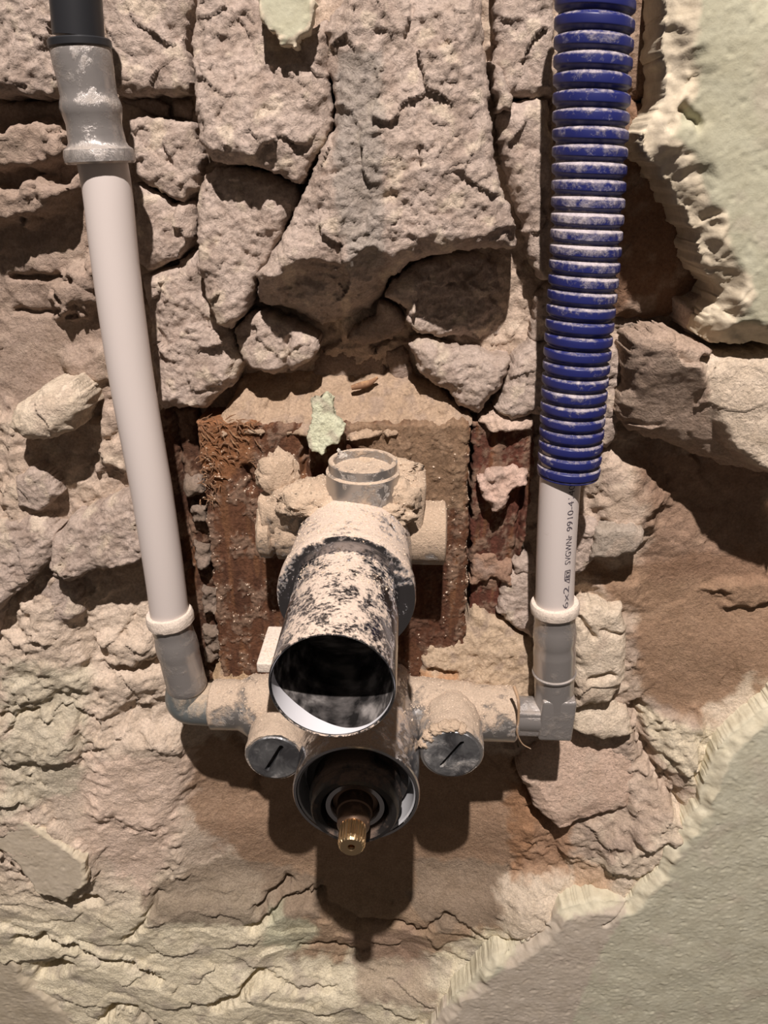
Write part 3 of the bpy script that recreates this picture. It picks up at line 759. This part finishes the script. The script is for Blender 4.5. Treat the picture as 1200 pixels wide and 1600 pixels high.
def spline(pts, n):
    """Catmull-Rom through Vectors"""
    P = [pts[0] * 2 - pts[1]] + list(pts) + [pts[-1] * 2 - pts[-2]]
    out = []
    m = len(pts) - 1
    for i in range(n + 1):
        u = i / n * m; k = min(int(u), m - 1); f = u - k
        a, b, c, d = P[k], P[k + 1], P[k + 2], P[k + 3]
        out.append(0.5 * ((2 * b) + (c - a) * f + (2 * a - 5 * b + 4 * c - d) * f * f + (3 * b - a - 3 * c + d) * f ** 3))
    return out

def sweep(name, path, rad, m, parent=None, seg=48, caps=True, tilt=None):
    V = []; Fc = []; n = len(path)
    t0 = (path[1] - path[0]).normalized()
    s = t0.cross(Vector((0, 1, 0)))
    s = s.normalized() if s.length > 1e-3 else Vector((1, 0, 0))
    for i, p in enumerate(path):
        t = (path[min(i + 1, n - 1)] - path[max(i - 1, 0)]).normalized()
        s = (s - t * s.dot(t)).normalized(); u = t.cross(s)
        r = rad(i) if callable(rad) else rad
        for k in range(seg):
            a = 2 * math.pi * k / seg
            dv = s * math.cos(a) + u * math.sin(a)
            q = p + dv * r * MM
            if tilt: q = q + t * tilt(i) * dv.x * r * MM
            V.append(q)
    for i in range(n - 1):
        for k in range(seg):
            k2 = (k + 1) % seg
            Fc.append((i * seg + k, i * seg + k2, (i + 1) * seg + k2, (i + 1) * seg + k))
    if caps:
        Fc.append(tuple(range(seg))[::-1]); Fc.append(tuple((n - 1) * seg + k for k in range(seg)))
    o = mesh_py(name, V, Fc, m, parent, True)
    fix_normals(o, 50)
    return o

def rbox(name, c, sx, sy, sz, m, parent=None, bev=0.8, rot=None, seg=3):
    import bmesh
    bm = bmesh.new(); bmesh.ops.create_cube(bm, size=1)
    for v in bm.verts: v.co = Vector((v.co.x * sx, v.co.y * sy, v.co.z * sz)) * MM
    bmesh.ops.bevel(bm, geom=bm.edges[:], offset=bev * MM, segments=seg, affect='EDGES', profile=0.6)
    me = bpy.data.meshes.new(name); bm.to_mesh(me); bm.free()
    if rot is not None: me.transform(rot.to_4x4())
    me.transform(Matrix.Translation(Vector(c)))
    me.polygons.foreach_set('use_smooth', [True] * len(me.polygons))
    return link(name, me, m, parent)

OUT = Vector((0, -1, 0))
# ------------------------------------------------------------------ the mixer valve
valve = thing('shower_mixer_valve', 'dusty chrome concealed shower mixer valve in the middle of the hole', 'mixer valve')
U = at(557, 830, 0)           # axis of the upper body on the pipe plane
L = at(572, 1108, 0)          # axis of the lower (thermostat) body
uz, lz = U.z, L.z
# upper casting: horizontal cross body, top port, bulky shoulders
xl = at(407, 826, 0).x; xr = at(696, 830, 0).x
Hc = lambda x, z, y=0: Vector((x, y * MM, z))
lathe('side_port', [(0, 9.8), (0, 11.6), (.6, 12.8), (24, 12.8), (27, 12.2)], Hc(xr, uz), (-1, 0, 0), M_HEAVY, valve, 72, .35, 3, 1, sub=.7)
lathe('side_port', [(0, 8.5), (0, 10.0), (1, 11.5), (5, 11.5), (6, 9.5), (7.5, 9.8), (8, 12.0), (24, 12.2), (27, 13)], Hc(xl, uz), (1, 0, 0), M_HEAVY, valve, 72, 1.3, 4, 2, sub=.7)
lathe('upper_body', [(-13, 5), (-13, 15), (-8, 18), (4, 18.5), (9, 18), (14, 20)], Vector((U.x, 0, uz)), OUT, M_HEAVY, valve, 96, 1.6, 6, 3, sub=.8)
# angled shoulders with clamp screws
rbox('shoulder', Vector((U.x + 20.5 * MM, -1 * MM, uz + 15 * MM)), 13, 20, 22, M_HEAVY, valve, 2.5, Matrix.Rotation(.05, 3, 'Y'))
lathe('shoulder', [(-16, 6), (-16, 8), (-15, 9.5), (-2, 10.5), (10, 10), (14, 7)], Vector((U.x - 20 * MM, -4 * MM, uz + 12 * MM)), (.85, -.25, .35), M_HEAVY, valve, 56, 1.6, 4, 5, sub=.8)
lathe('clamp_screw', [(-7, 4), (-7, 6.5), (-3, 7.6), (4, 7.2), (6, 4)], Vector((U.x - 31 * MM, 1 * MM, uz + 23 * MM)), (.3, -.9, .2), M_HEAVY, valve, 64, 3.2, 4.5, 6, sub=.6)
# top port ring, open upwards
tp = at(567, 720, -8)
lathe('top_port', [(-14, 14), (-4, 14), (-3.4, 13.0), (0, 13.0), (.4, 12.6), (.4, 11.3), (0, 11.0), (-3, 11.0), (-3.4, 0.01)], tp, (0, 0, 1), M_BRASSBODY, valve, 72)
# powder heaped on the valve: a lumpy skirt around the port
V = []; Fc = []
rr = np.random.RandomState(3)
def heap(cx, cy, cz, rx, ry, rz, V, Fc, n=22, seed=0):
    b = len(V)
    for i in range(n + 1):
        th = math.pi * i / n
        for k in range(2 * n):
            ph = math.pi * k / n
            v = Vector((math.sin(th) * math.cos(ph), math.sin(th) * math.sin(ph), math.cos(th)))
            q = v * 2.1 + Vector((seed, 0, 0))
            f = 1 + .22 * mnoise.noise(q) + .14 * mnoise.noise(q * 2.7) + .10 * mnoise.noise(q * 6)
            V.append(Vector((cx + v.x * rx * f * MM, cy + v.y * ry * f * MM, cz + v.z * rz * f * MM)))
    for i in range(n):
        for k in range(2 * n):
            k2 = (k + 1) % (2 * n)
            Fc.append((b + i * 2 * n + k, b + (i + 1) * 2 * n + k, b + (i + 1) * 2 * n + k2, b + i * 2 * n + k2))
heap(U.x + 1 * MM, -14 * MM, uz + 15 * MM, 21, 9, 7.5, V, Fc, 40, 1)
heap(U.x - 17 * MM, -10 * MM, uz + 17 * MM, 13, 9, 7, V, Fc, 30, 2)
heap(U.x + 17 * MM, -8 * MM, uz + 19 * MM, 9, 9, 9, V, Fc, 26, 3)
heap(U.x + 8 * MM, 3 * MM, uz + 27 * MM, 16, 7, 4, V, Fc, 26, 4)
gq = at(683, 1146, -27)
for i_, (dx_, dz_, rx_) in enumerate([(-3, -2, 3.2), (0, 1.5, 3.5), (3.5, 3.2, 3.4), (7, 3.6, 3.0), (-5, -6, 2.6), (10, 2.4, 2.4)]):
    heap(gq.x + dx_ * MM, gq.y + 1 * MM, gq.z + dz_ * MM, rx_, 3.0, 2.2, V, Fc, 18, 5 + i_)
M_POWDER = mat_dusty('loose_powder', srgb(206, 182, 156), 0, .95, srgb(212, 188, 162), .8, .3, 300, 1.0)
o = mesh_py('powder', V, Fc, M_POWDER, valve, True); o['kind'] = 'stuff'

# sleeve and long tube towards the viewer
lathe('sleeve', [(8, 16), (10, 21.0), (14, 22.4), (45, 22.9), (45, 23.6), (45.8, 24.0), (50, 24.0), (51.3, 23.7), (51.8, 22.9), (51.8, 17.8), (30, 17.8)], Vector((U.x, 0, uz)), OUT, M_SLEEVE, valve, 128, sub=2)
tb = lathe('tube', [(30, 17.7), (30, 18.3), (98.6, 18.3), (99.4, 18.15), (99.6, 17.9), (99.4, 17.7), (99.0, 17.65)], Vector((U.x, 0, uz)), OUT, M_TUBE, valve, 128, closed=True)
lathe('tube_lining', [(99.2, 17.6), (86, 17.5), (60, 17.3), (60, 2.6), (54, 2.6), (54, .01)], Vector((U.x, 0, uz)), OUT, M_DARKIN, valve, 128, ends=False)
# added pale ring: the lit crescent as colour and shape, deepest at lower left
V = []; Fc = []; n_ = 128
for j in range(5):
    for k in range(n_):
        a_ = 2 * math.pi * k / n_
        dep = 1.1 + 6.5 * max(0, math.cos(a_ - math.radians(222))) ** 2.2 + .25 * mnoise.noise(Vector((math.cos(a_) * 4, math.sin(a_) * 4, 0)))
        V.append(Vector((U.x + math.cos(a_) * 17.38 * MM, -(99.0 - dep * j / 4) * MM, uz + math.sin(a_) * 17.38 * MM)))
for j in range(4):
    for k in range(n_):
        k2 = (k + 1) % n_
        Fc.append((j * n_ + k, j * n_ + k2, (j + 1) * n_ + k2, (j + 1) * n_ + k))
mesh_py('added_lit_crescent', V, Fc, M_LITCRESCENT, valve, True)['label'] = 'added pale ring standing in for the lit crescent inside the tube mouth'
# flat lug left of the tube
lg = at(411, 1046, -34)
lug = rbox('lug', lg + Vector((4 * MM, 13 * MM, 0.5 * MM)), 13, 26, 4.6, M_COLLAR, valve, .8)

# connecting riser and lower casting
lathe('riser', [(0, 12), (30, 12), (60, 13)], Vector((U.x, -2 * MM, lz)), (0, 0, 1), M_BRASSBODY, valve, 48)
xL = at(332, 1104, 0).x; xR = at(806, 1110, 0).x
def seg_len(a, b): return abs(b - a) / MM
wdt = seg_len(xL, xR)
lathe('cross_body', [(0, 7), (0, 10.2), (.8, 11.2), (13, 11.2), (15, 12.2), (18, 14.0), (wdt * .35, 15), (wdt * .5, 16), (wdt * .68, 15), (wdt - 21, 13.5), (wdt - 18, 12.4), (wdt - 1, 12.4), (wdt, 11.5), (wdt, 7)],
      Hc(xL, lz), (1, 0, 0), M_BRASSBODY, valve, 80, .5, 5, 9, sub=1.2)
# thermostat housing
TB = Vector((L.x - 1 * MM, 0, lz))
lathe('thermostat_housing', [(-14, 5), (-14, 22), (-10, 24.8), (48, 25.2), (50.5, 25.2), (51.2, 24.8), (51.2, 23.7), (50, 23.1), (36, 22.8), (36, 1)], TB, OUT, M_CHROME, valve, 128, sub=3)
lathe('housing_bore', [(50.8, 23.4), (50.2, 22.8), (37.2, 22.4), (37.2, 12)], TB, OUT, M_ZINC, valve, 128, ends=False)
lathe('cartridge', [(36.8, 3), (36.8, 20.6), (43, 20.6), (43.5, 17.6), (50, 17.6), (51.5, 18.2), (53, 18.2), (53.6, 17.6), (54, 17.0), (58.6, 17.0), (60, 16.2), (60.2, 14.6), (59, 13.2), (53, 12.6), (53, 3)], TB, OUT, M_BLACK, valve, 128)
lathe('cartridge_ring', [(53, 9), (56.6, 9.2), (57, 9.6), (57, 11.4), (56.4, 11.8), (53, 11.9)], TB, OUT, M_CHROME, valve, 96)
lathe('stem', [(53, 3), (53, 8.8), (54.5, 8.8), (55, 7.0), (60, 6.9), (60.4, 6.3), (66, 6.2), (66.6, 5.6), (67.2, 5.0)], TB, OUT, M_BRONZE, valve, 72)
# splined brass tip with a hole
V = []; Fc = []
ns = 20; seg = ns * 6
prof = [(66.5, 4.6, 0), (67.6, 4.9, .42), (74, 4.9, .42), (75.2, 4.6, .3), (76, 4.1, .05), (76.1, 1.6, 0), (75.9, 1.35, 0), (71, 1.3, 0)]
for (t, r, am) in prof:
    for k in range(seg):
        a = 2 * math.pi * k / seg
        q = r + am * (1 if (k % 6) < 3 else -1) * .5
        V.append(TB + Vector((math.cos(a) * q * MM, -t * MM, math.sin(a) * q * MM)))
for i in range(len(prof) - 1):
    for k in range(seg):
        k2 = (k + 1) % seg
        Fc.append((i * seg + k, i * seg + k2, (i + 1) * seg + k2, (i + 1) * seg + k))
Fc.append(tuple((len(prof) - 1) * seg + k for k in range(seg)))
o = mesh_py('splined_spindle', V, Fc, M_BRASS, valve, False); fix_normals(o, 20); o['label'] = 'grooved brass spindle tip'

# two slotted check-valve caps
def slot_cap(px, py, r, ang, seed):
    c = at(px, py, -29)
    org = Vector((c.x, 0, c.z))
    lathe('cap_housing', [(-4, r - 2), (8, r + .4), (26, r + .2), (27.4, r), (28, r - .5), (28, r - 1.8), (24, r - 1.9)], org, OUT, M_BRASSBODY, valve, 80, .5, 4, seed, sub=1.2)
    # face disc with a milled slot: built as polygons around the slot
    import bmesh
    bm = bmesh.new()
    rr_ = (r - 1.6)
    sl, sw = rr_ * .74, 1.0
    ca, sa = math.cos(ang), math.sin(ang)
    def P(u, v, t): return org + Vector(((u * ca - v * sa) * MM, -t * MM, (u * sa + v * ca) * MM))
    outer = []; n = 48
    slot = [(sl, -sw), (sl, sw), (-sl, sw), (-sl, -sw)]
    ov = [bm.verts.new(P(rr_ * math.cos(2 * math.pi * k / n), rr_ * math.sin(2 * math.pi * k / n), 28.6)) for k in range(n)]
    ob = [bm.verts.new(P((rr_ + .5) * math.cos(2 * math.pi * k / n), (rr_ + .5) * math.sin(2 * math.pi * k / n), 27.9)) for k in range(n)]
    # slot outline resampled to n points
    per = []
    for k in range(n):
        a = 2 * math.pi * k / n
        du, dv = math.cos(a), math.sin(a)
        t = min(sl / max(abs(du), 1e-6), sw / max(abs(dv), 1e-6))
        per.append((du * t, dv * t))
    sv = [bm.verts.new(P(u, v, 28.6)) for u, v in per]
    sb = [bm.verts.new(P(u, v, 24.6)) for u, v in per]
    for k in range(n):
        k2 = (k + 1) % n
        bm.faces.new((ob[k], ob[k2], ov[k2], ov[k])); bm.faces.new((ov[k], ov[k2], sv[k2], sv[k])); bm.faces.new((sv[k], sv[k2], sb[k2], sb[k]))
    bm.faces.new(sb)
    bmesh.ops.recalc_face_normals(bm, faces=bm.faces)
    me = bpy.data.meshes.new('slotted_cap'); bm.to_mesh(me); bm.free()
    me.materials.append(M_CAP); me.materials.append(M_SLOT)
    for p_ in me.polygons:
        if len(p_.vertices) > 4: p_.material_index = 1
    o = link('slotted_cap', me, None, valve)
slot_cap(428, 1186, 12.6, math.radians(62), 21)
slot_cap(706, 1180, 13.4, math.radians(58), 22)

# ------------------------------------------------------------------ left water pipe
def dline(pts, d=0): return [at(a, b, d) for a, b in pts]
lp = thing('water_pipe', 'white plastic water pipe with press fittings, left of the valve', 'pipe', group=None)
pth = spline(dline([(157, 238), (168, 300), (179, 400), (192, 500), (207, 600), (226, 705), (241, 790), (257.5, 900), (268, 985)]), 80)
pipeL = sweep('pipe', pth, 8.1, M_PIPE, lp, 64)
def along(p, q, prof, name, m, parent, seg=72, **kw):
    ax = (q - p)
    return lathe(name, prof, p, ax, m, parent, seg, **kw)
# top coupling
a = at(158, 256, 0); b = at(126, 76, 0); ln = (b - a).length / MM
along(a, b, [(0, 8.4), (0, 10.6), (.6, 11.2), (2.4, 11.3), (4.2, 10.9), (5.2, 9.6), (6.4, 9.0), (ln * .36, 8.6), (ln * .44, 9.2), (ln * .50, 9.7), (ln * .55, 9.3), (ln * .60, 8.7), (ln * .72, 8.8), (ln * .97, 9.2), (ln, 9.0), (ln, 6)], 'press_coupling', M_STEEL, lp, sub=1.5, bumpy=.25, lam=4)
a2 = b; b2 = a2 + (b - a).normalized() * 2.6 * MM
along(a2, b2, [(0, 7), (0, 9.3), (.3, 9.6), (2.0, 9.6), (2.4, 9.2), (2.4, 7)], 'rubber_ring', M_RUBBER, lp)
c2 = at(115, -50, 0)
sweep('upper_pipe', [b2 - (b2 - c2) * 0.02, b2 * .5 + c2 * .5, c2], 7.7, M_RUBBER, lp, 48)['label'] = 'black pipe end above the coupling'
# lower elbow: collar, sleeve, body
a = at(265, 962, 0); b = at(293, 1074, 0); ln = (b - a).length / MM
along(a, b, [(-2, 8.2), (-2, 9.4), (-1, 9.9), (1.2, 10.1), (3.2, 9.8), (4.0, 9.0), (4.4, 8.4)], 'collar', M_COLLAR, lp, bumpy=.4, lam=3, sub=.7)
along(a, b, [(4, 7.6), (4, 8.7), (9, 8.5), (ln * .34, 9.1), (ln * .46, 9.3), (ln * .52, 8.9), (ln * .9, 8.9), (ln * .97, 9.1), (ln, 8.6), (ln, 6)], 'press_sleeve', M_STEEL, lp, sub=1.5)
e0 = b - (b - a).normalized() * 3 * MM; e1 = at(301, 1112, 0); ec = Vector((at(290, 1112, 0).x, 0, lz)); e2 = Hc(xL + 2 * MM, lz)
def elbow(name, p0, pc, p2, r0, r1, m, parent):
    path = []
    rb = 5 * MM
    d0 = (p0 - pc).normalized(); d2 = (p2 - pc).normalized()
    s0 = pc + d0 * rb; s2 = pc + d2 * rb
    for i in range(6): path.append(p0 + (s0 - p0) * (i / 6))
    for i in range(11):
        t = i / 10; path.append(s0 * (1 - t) ** 2 + pc * 2 * t * (1 - t) + s2 * t * t)
    for i in range(1, 7): path.append(s2 + (p2 - s2) * (i / 6))
    n = len(path)
    return sweep(name, path, lambda i: r0 + (r1 - r0) * i / (n - 1), m, parent, 56)
M_ELB = mat_dusty('blue_grey_elbow', srgb(128, 134, 134), 0.45, .36, srgb(196, 176, 152), .50, .6, 110, .5, grain=.6)
elL = elbow('press_elbow', e0, ec, e2, 8.5, 9.8, M_ELB, lp); elL['label'] = 'blue-grey elbow body'
# raised mark 1/2 on the elbow
def text_mesh(s, size, ext=0.0, space=1.0):
    cu = bpy.data.curves.new('txt', 'FONT'); cu.body = s; cu.size = size; cu.extrude = ext; cu.space_character = space
    cu.align_x = 'LEFT'; cu.resolution_u = 3
    ob = bpy.data.objects.new('txt', cu); SC.collection.objects.link(ob)
    dg = bpy.context.evaluated_depsgraph_get()
    me = bpy.data.meshes.new_from_object(ob.evaluated_get(dg))
    bpy.data.objects.remove(ob); bpy.data.curves.remove(cu)
    return me
def wrap_text(s, p0, up, r, ang, size, m, name, parent, lift=.06, space=1.0, ysc=1.0, ext=0.0):
    """letters run along `up`, tops to the left; wrapped on the cylinder of radius r (mm) around p0"""
    me = text_mesh(s, size, ext, space)
    up = up.normalized(); fr = Vector((0, -1, 0)); fr = (fr - up * fr.dot(up)).normalized(); sd = up.cross(fr)  # sd: +x-ish or -x
    if sd.x < 0: sd = -sd
    for v in me.vertices:
        u, w = v.co.x, v.co.y * ysc
        a_ = ang - w / r
        q = p0 + up * u * MM + (sd * math.sin(a_) + fr * math.cos(a_)) * (r + lift + v.co.z) * MM
        v.co = q
    me.update()
    return link(name, me, m, parent)
ax = (e0 - ec)
wrap_text('1/2', ec + ax.normalized() * 4.2 * MM, ax, 8.35, -0.25, 3.4, M_STEEL, 'raised_mark', lp, lift=.0, ext=.25)

# ------------------------------------------------------------------ right water pipe
rp = thing('water_pipe', 'white plastic water pipe coming out of the blue conduit', 'pipe')
pth = spline(dline([(893, 560), (884, 660), (876, 745), (872, 800), (869, 860), (867, 920), (866, 965)]), 60)
sweep('pipe', pth, 7.9, M_PIPE, rp, 64)
a = at(867, 946, 0); b = at(866, 1054, 0); ln = (b - a).length / MM
along(a, b, [(-2, 8.2), (-2, 9.6), (-1, 10.1), (.8, 10.2), (2.4, 10.0), (3.4, 9.0), (4.0, 8.4)], 'collar', M_COLLAR, rp, bumpy=.15, lam=3, sub=.7)
along(a, b, [(3, 7.8), (3, 8.8), (8, 8.5), (ln * .32, 9.0), (ln * .44, 9.2), (ln * .56, 8.7), (ln * .62, 9.1), (ln * .93, 9.0), (ln, 8.7), (ln, 6)], 'press_sleeve', M_STEEL, rp, sub=1.5)
ecR = Vector((at(866, 1110, 0).x, 0, lz)); e2R = Hc(xR - 2 * MM, lz)
elR = elbow('press_elbow', b + (a - b).normalized() * 2 * MM, ecR, e2R, 8.7, 8.0, M_STEEL, rp)
# square cast pads of the elbow
rbox('elbow_pad', Vector((ecR.x, -3.4 * MM, lz + 3 * MM)), 15, 10, 22, M_STEEL, rp, 1.5)
rbox('elbow_pad', Vector((ecR.x - 8 * MM, -2.6 * MM, lz - .5 * MM)), 20, 9, 13.5, M_STEEL, rp, 1.5)
ring0 = at(866, 1051, 0)
along(ring0, a, [(0, 8.8), (0, 9.5), (.8, 9.6), (1.4, 8.8)], 'rim', M_STEEL, rp)
# print on the pipe
up = (at(876, 745, 0) - at(867, 925, 0))
tot = up.length / MM
for s, y0, y1 in (('16x2', 950, 903), ('SVGWNr', 869, 824), ('9910-4140', 818, 747)):
    p0 = at(867 + (925 - y0) * .047, y0, 0); p1 = at(867 + (925 - y1) * .047, y1, 0)
    Lmm = (p1 - p0).length / MM
    me_t = text_mesh(s, 3.8); wdt_t = max(v.co.x for v in me_t.vertices); bpy.data.meshes.remove(me_t)
    o = wrap_text(s, p0, p1 - p0, 7.9, math.radians(33), 3.8, M_INK, 'printed_text', rp, .04)
    k = Lmm / wdt_t
    # stretch along the pipe so that the line fills its length
    upn = (p1 - p0).normalized()
    for v in o.data.vertices:
        u = (v.co - p0).dot(upn); v.co = v.co + upn * u * (k - 1)
# approval mark: a box with letters and an open triangle
p0 = at(867 + 27 * .047, 898, 0); p1 = at(870, 873, 0); upn = (p1 - p0).normalized()
fr = Vector((0, -1, 0)); fr = (fr - upn * fr.dot(upn)).normalized(); sd = upn.cross(fr); sd = sd if sd.x > 0 else -sd
V = []; Fc = []
def stroke(pts, w=.32):
    for (u0, w0), (u1, w1) in zip(pts[:-1], pts[1:]):
        du, dw = u1 - u0, w1 - w0; l = math.hypot(du, dw) or 1
        nx_, ny_ = -dw / l * w / 2, du / l * w / 2
        b = len(V)
        for (u, w_) in ((u0 + nx_, w0 + ny_), (u1 + nx_, w1 + ny_), (u1 - nx_, w1 - ny_), (u0 - nx_, w0 - ny_)):
            a_ = math.radians(33) - w_ / 7.9
            V.append(p0 + upn * u * MM + (sd * math.sin(a_) + fr * math.cos(a_)) * 7.95 * MM)
        Fc.append((b, b + 1, b + 2, b + 3))
stroke([(0, 0), (1.6, 2.4), (1.6, 0), (0, 0)])
stroke([(2.0, 0), (6, 0), (6, 2.4), (2.0, 2.4), (2.0, 0)])
stroke([(2.8, .4), (2.8, 2.0), (4.0, 1.6), (2.8, 1.2), (4.0, .6), (2.8, .4)])
stroke([(4.5, 2.0), (5.0, .4), (5.5, 2.0)])
mesh_py('printed_mark', V, Fc, M_INK, rp, False)

# ------------------------------------------------------------------ blue corrugated conduit
cond = spline(dline([(935, -70), (930, 0), (924, 150), (919, 300), (914, 400), (906, 500), (898, 600), (891, 700), (887.5, 741)], 1), 900)
acc = [0.0]
for p, q in zip(cond[:-1], cond[1:]): acc.append(acc[-1] + (q - p).length / MM)
total = acc[-1]
PITCHC = 5.0
def cr(i):
    s = total - acc[i]
    ph = (s / PITCHC) % 1.0
    # rounded crest, narrow groove
    w = abs(ph - 0.5) * 2
    g = 1 - sstep(0.45, 0.95, np.array(w))
    crest = 12.0 - .35 * (w ** 2)
    return float(crest * g + 10.7 * (1 - g)) if s > .6 else 11.6
def ctilt(i):
    f = i / len(cond)
    return 0.13 * (1 - f) ** 1.2 + .03
outer_n = len(cond)
cd = sweep('corrugated_conduit', cond, cr, M_BLUE, None, 72, caps=False, tilt=ctilt)
# inner wall closing the visible end
tag(cd, 'blue corrugated plastic conduit around the right-hand water pipe', 'conduit')
sol = cd.modifiers.new('wall', 'SOLIDIFY'); sol.thickness = 0.0008; sol.offset = -1

# ------------------------------------------------------------------ small loose things
def chip(name, pts, d, label, c0, R=1.2, tz=.1, seed=1, rough=.5, fall=1.5, step=.35):
    o = lump(pts, d, 0, tz, R, rough, 'rubble', seed=seed, name=name, step=step, c0=c0, fall=fall)
    tag(o, label, 'debris')
    return o
chip('plaster_flake', [(484,630),(508,622),(522,632),(524,652),(537,670),(530,688),(512,694),(505,710),(490,700),(478,680),(486,662)], 6, 'pale green plaster flake standing on top of the valve', srgb(206, 208, 180), 1.2, .4, 301, .45, 3)
chip('plaster_crumb', [(525,706),(535,708),(540,714),(534,718),(526,714)], -17, 'small white crumb lying inside the top port of the valve', srgb(245, 238, 225), .8, .3, 302, .2)
chip('plaster_crumb', [(552,758),(560,752),(567,756),(566,768),(558,773),(551,768)], -20, 'tiny beige crumb on the powder below the top port', srgb(222, 200, 172), .8, .3, 303, .2)
tw = sweep('wood_twig', spline([at(549, 606, 28), at(565, 602, 28.5), at(578, 598, 29.5), at(590, 590, 31)], 16), lambda i: 1.0 + .5 * math.sin(i * .25), M_SPLINT, None, 12)
tag(tw, 'short thin twig lying on the crumbled mortar above the block', 'twig')
M_HAIR = M_FIBRE
fs = sweep('hemp_strand', spline([at(803, 1072, -11), at(810, 1095, -14), at(810, 1125, -14), at(808, 1145, -14), at(816, 1162, -12), at(829, 1170, -10)], 30), lambda i: .75 - .018 * i, M_FIBRE, None, 10)
tag(fs, 'curled hemp sealing strand hanging at the right pipe joint', 'strand')

# loose grit lying on the mortar above the board, on the valve and at the board's foot
rnd = random.Random(11)
dg = bpy.context.evaluated_depsgraph_get(); dg.update()
def grit(o_, r, V, Fc):
    b = len(V)
    ph = rnd.random() * 6
    pts = [Vector((1, 0, 0)), Vector((-1, 0, 0)), Vector((0, 1, 0)), Vector((0, -1, 0)), Vector((0, 0, .8)), Vector((0, 0, -.8))]
    rot = Matrix.Rotation(ph, 3, 'Z') @ Matrix.Rotation(ph * 1.7, 3, 'X')
    for p in pts: V.append(o_ + rot @ (p * r * rnd.uniform(.7, 1.2)))
    for f in ((0, 2, 4), (2, 1, 4), (1, 3, 4), (3, 0, 4), (2, 0, 5), (1, 2, 5), (3, 1, 5), (0, 3, 5)): Fc.append(tuple(b + i for i in f))
M_GRIT = mat_dusty('grit', srgb(206, 184, 160), 0, .95, srgb(226, 208, 186), .6, .3, 300, .3)
# crumbs fall from above and front, and stay where a face is flat enough
bins = {}
fall_dir = Vector((0, 0.45, -0.9)).normalized()
for i in range(16000):
    tgt = Vector((rnd.uniform(-.09, .06), 0.0, rnd.uniform(-.13, .05)))
    ok, loc, nor, fi, ob, mt = SC.ray_cast(dg, tgt - fall_dir * .35, fall_dir)
    if not ok or nor.z < 0.45: continue
    r_ = ob
    while r_.parent: r_ = r_.parent
    if r_ in (blk, valve):
        Vg, Fg = bins.setdefault(r_.name, (r_, [], []))[1:]
        if len(Vg) < 6 * 2200: grit(loc, rnd.choice([.2, .28, .35, .5]) * MM, Vg, Fg)
for r_, Vg, Fg in bins.values():
    o = mesh_py('grit', Vg, Fg, M_GRIT, r_, False); o['kind'] = 'stuff'
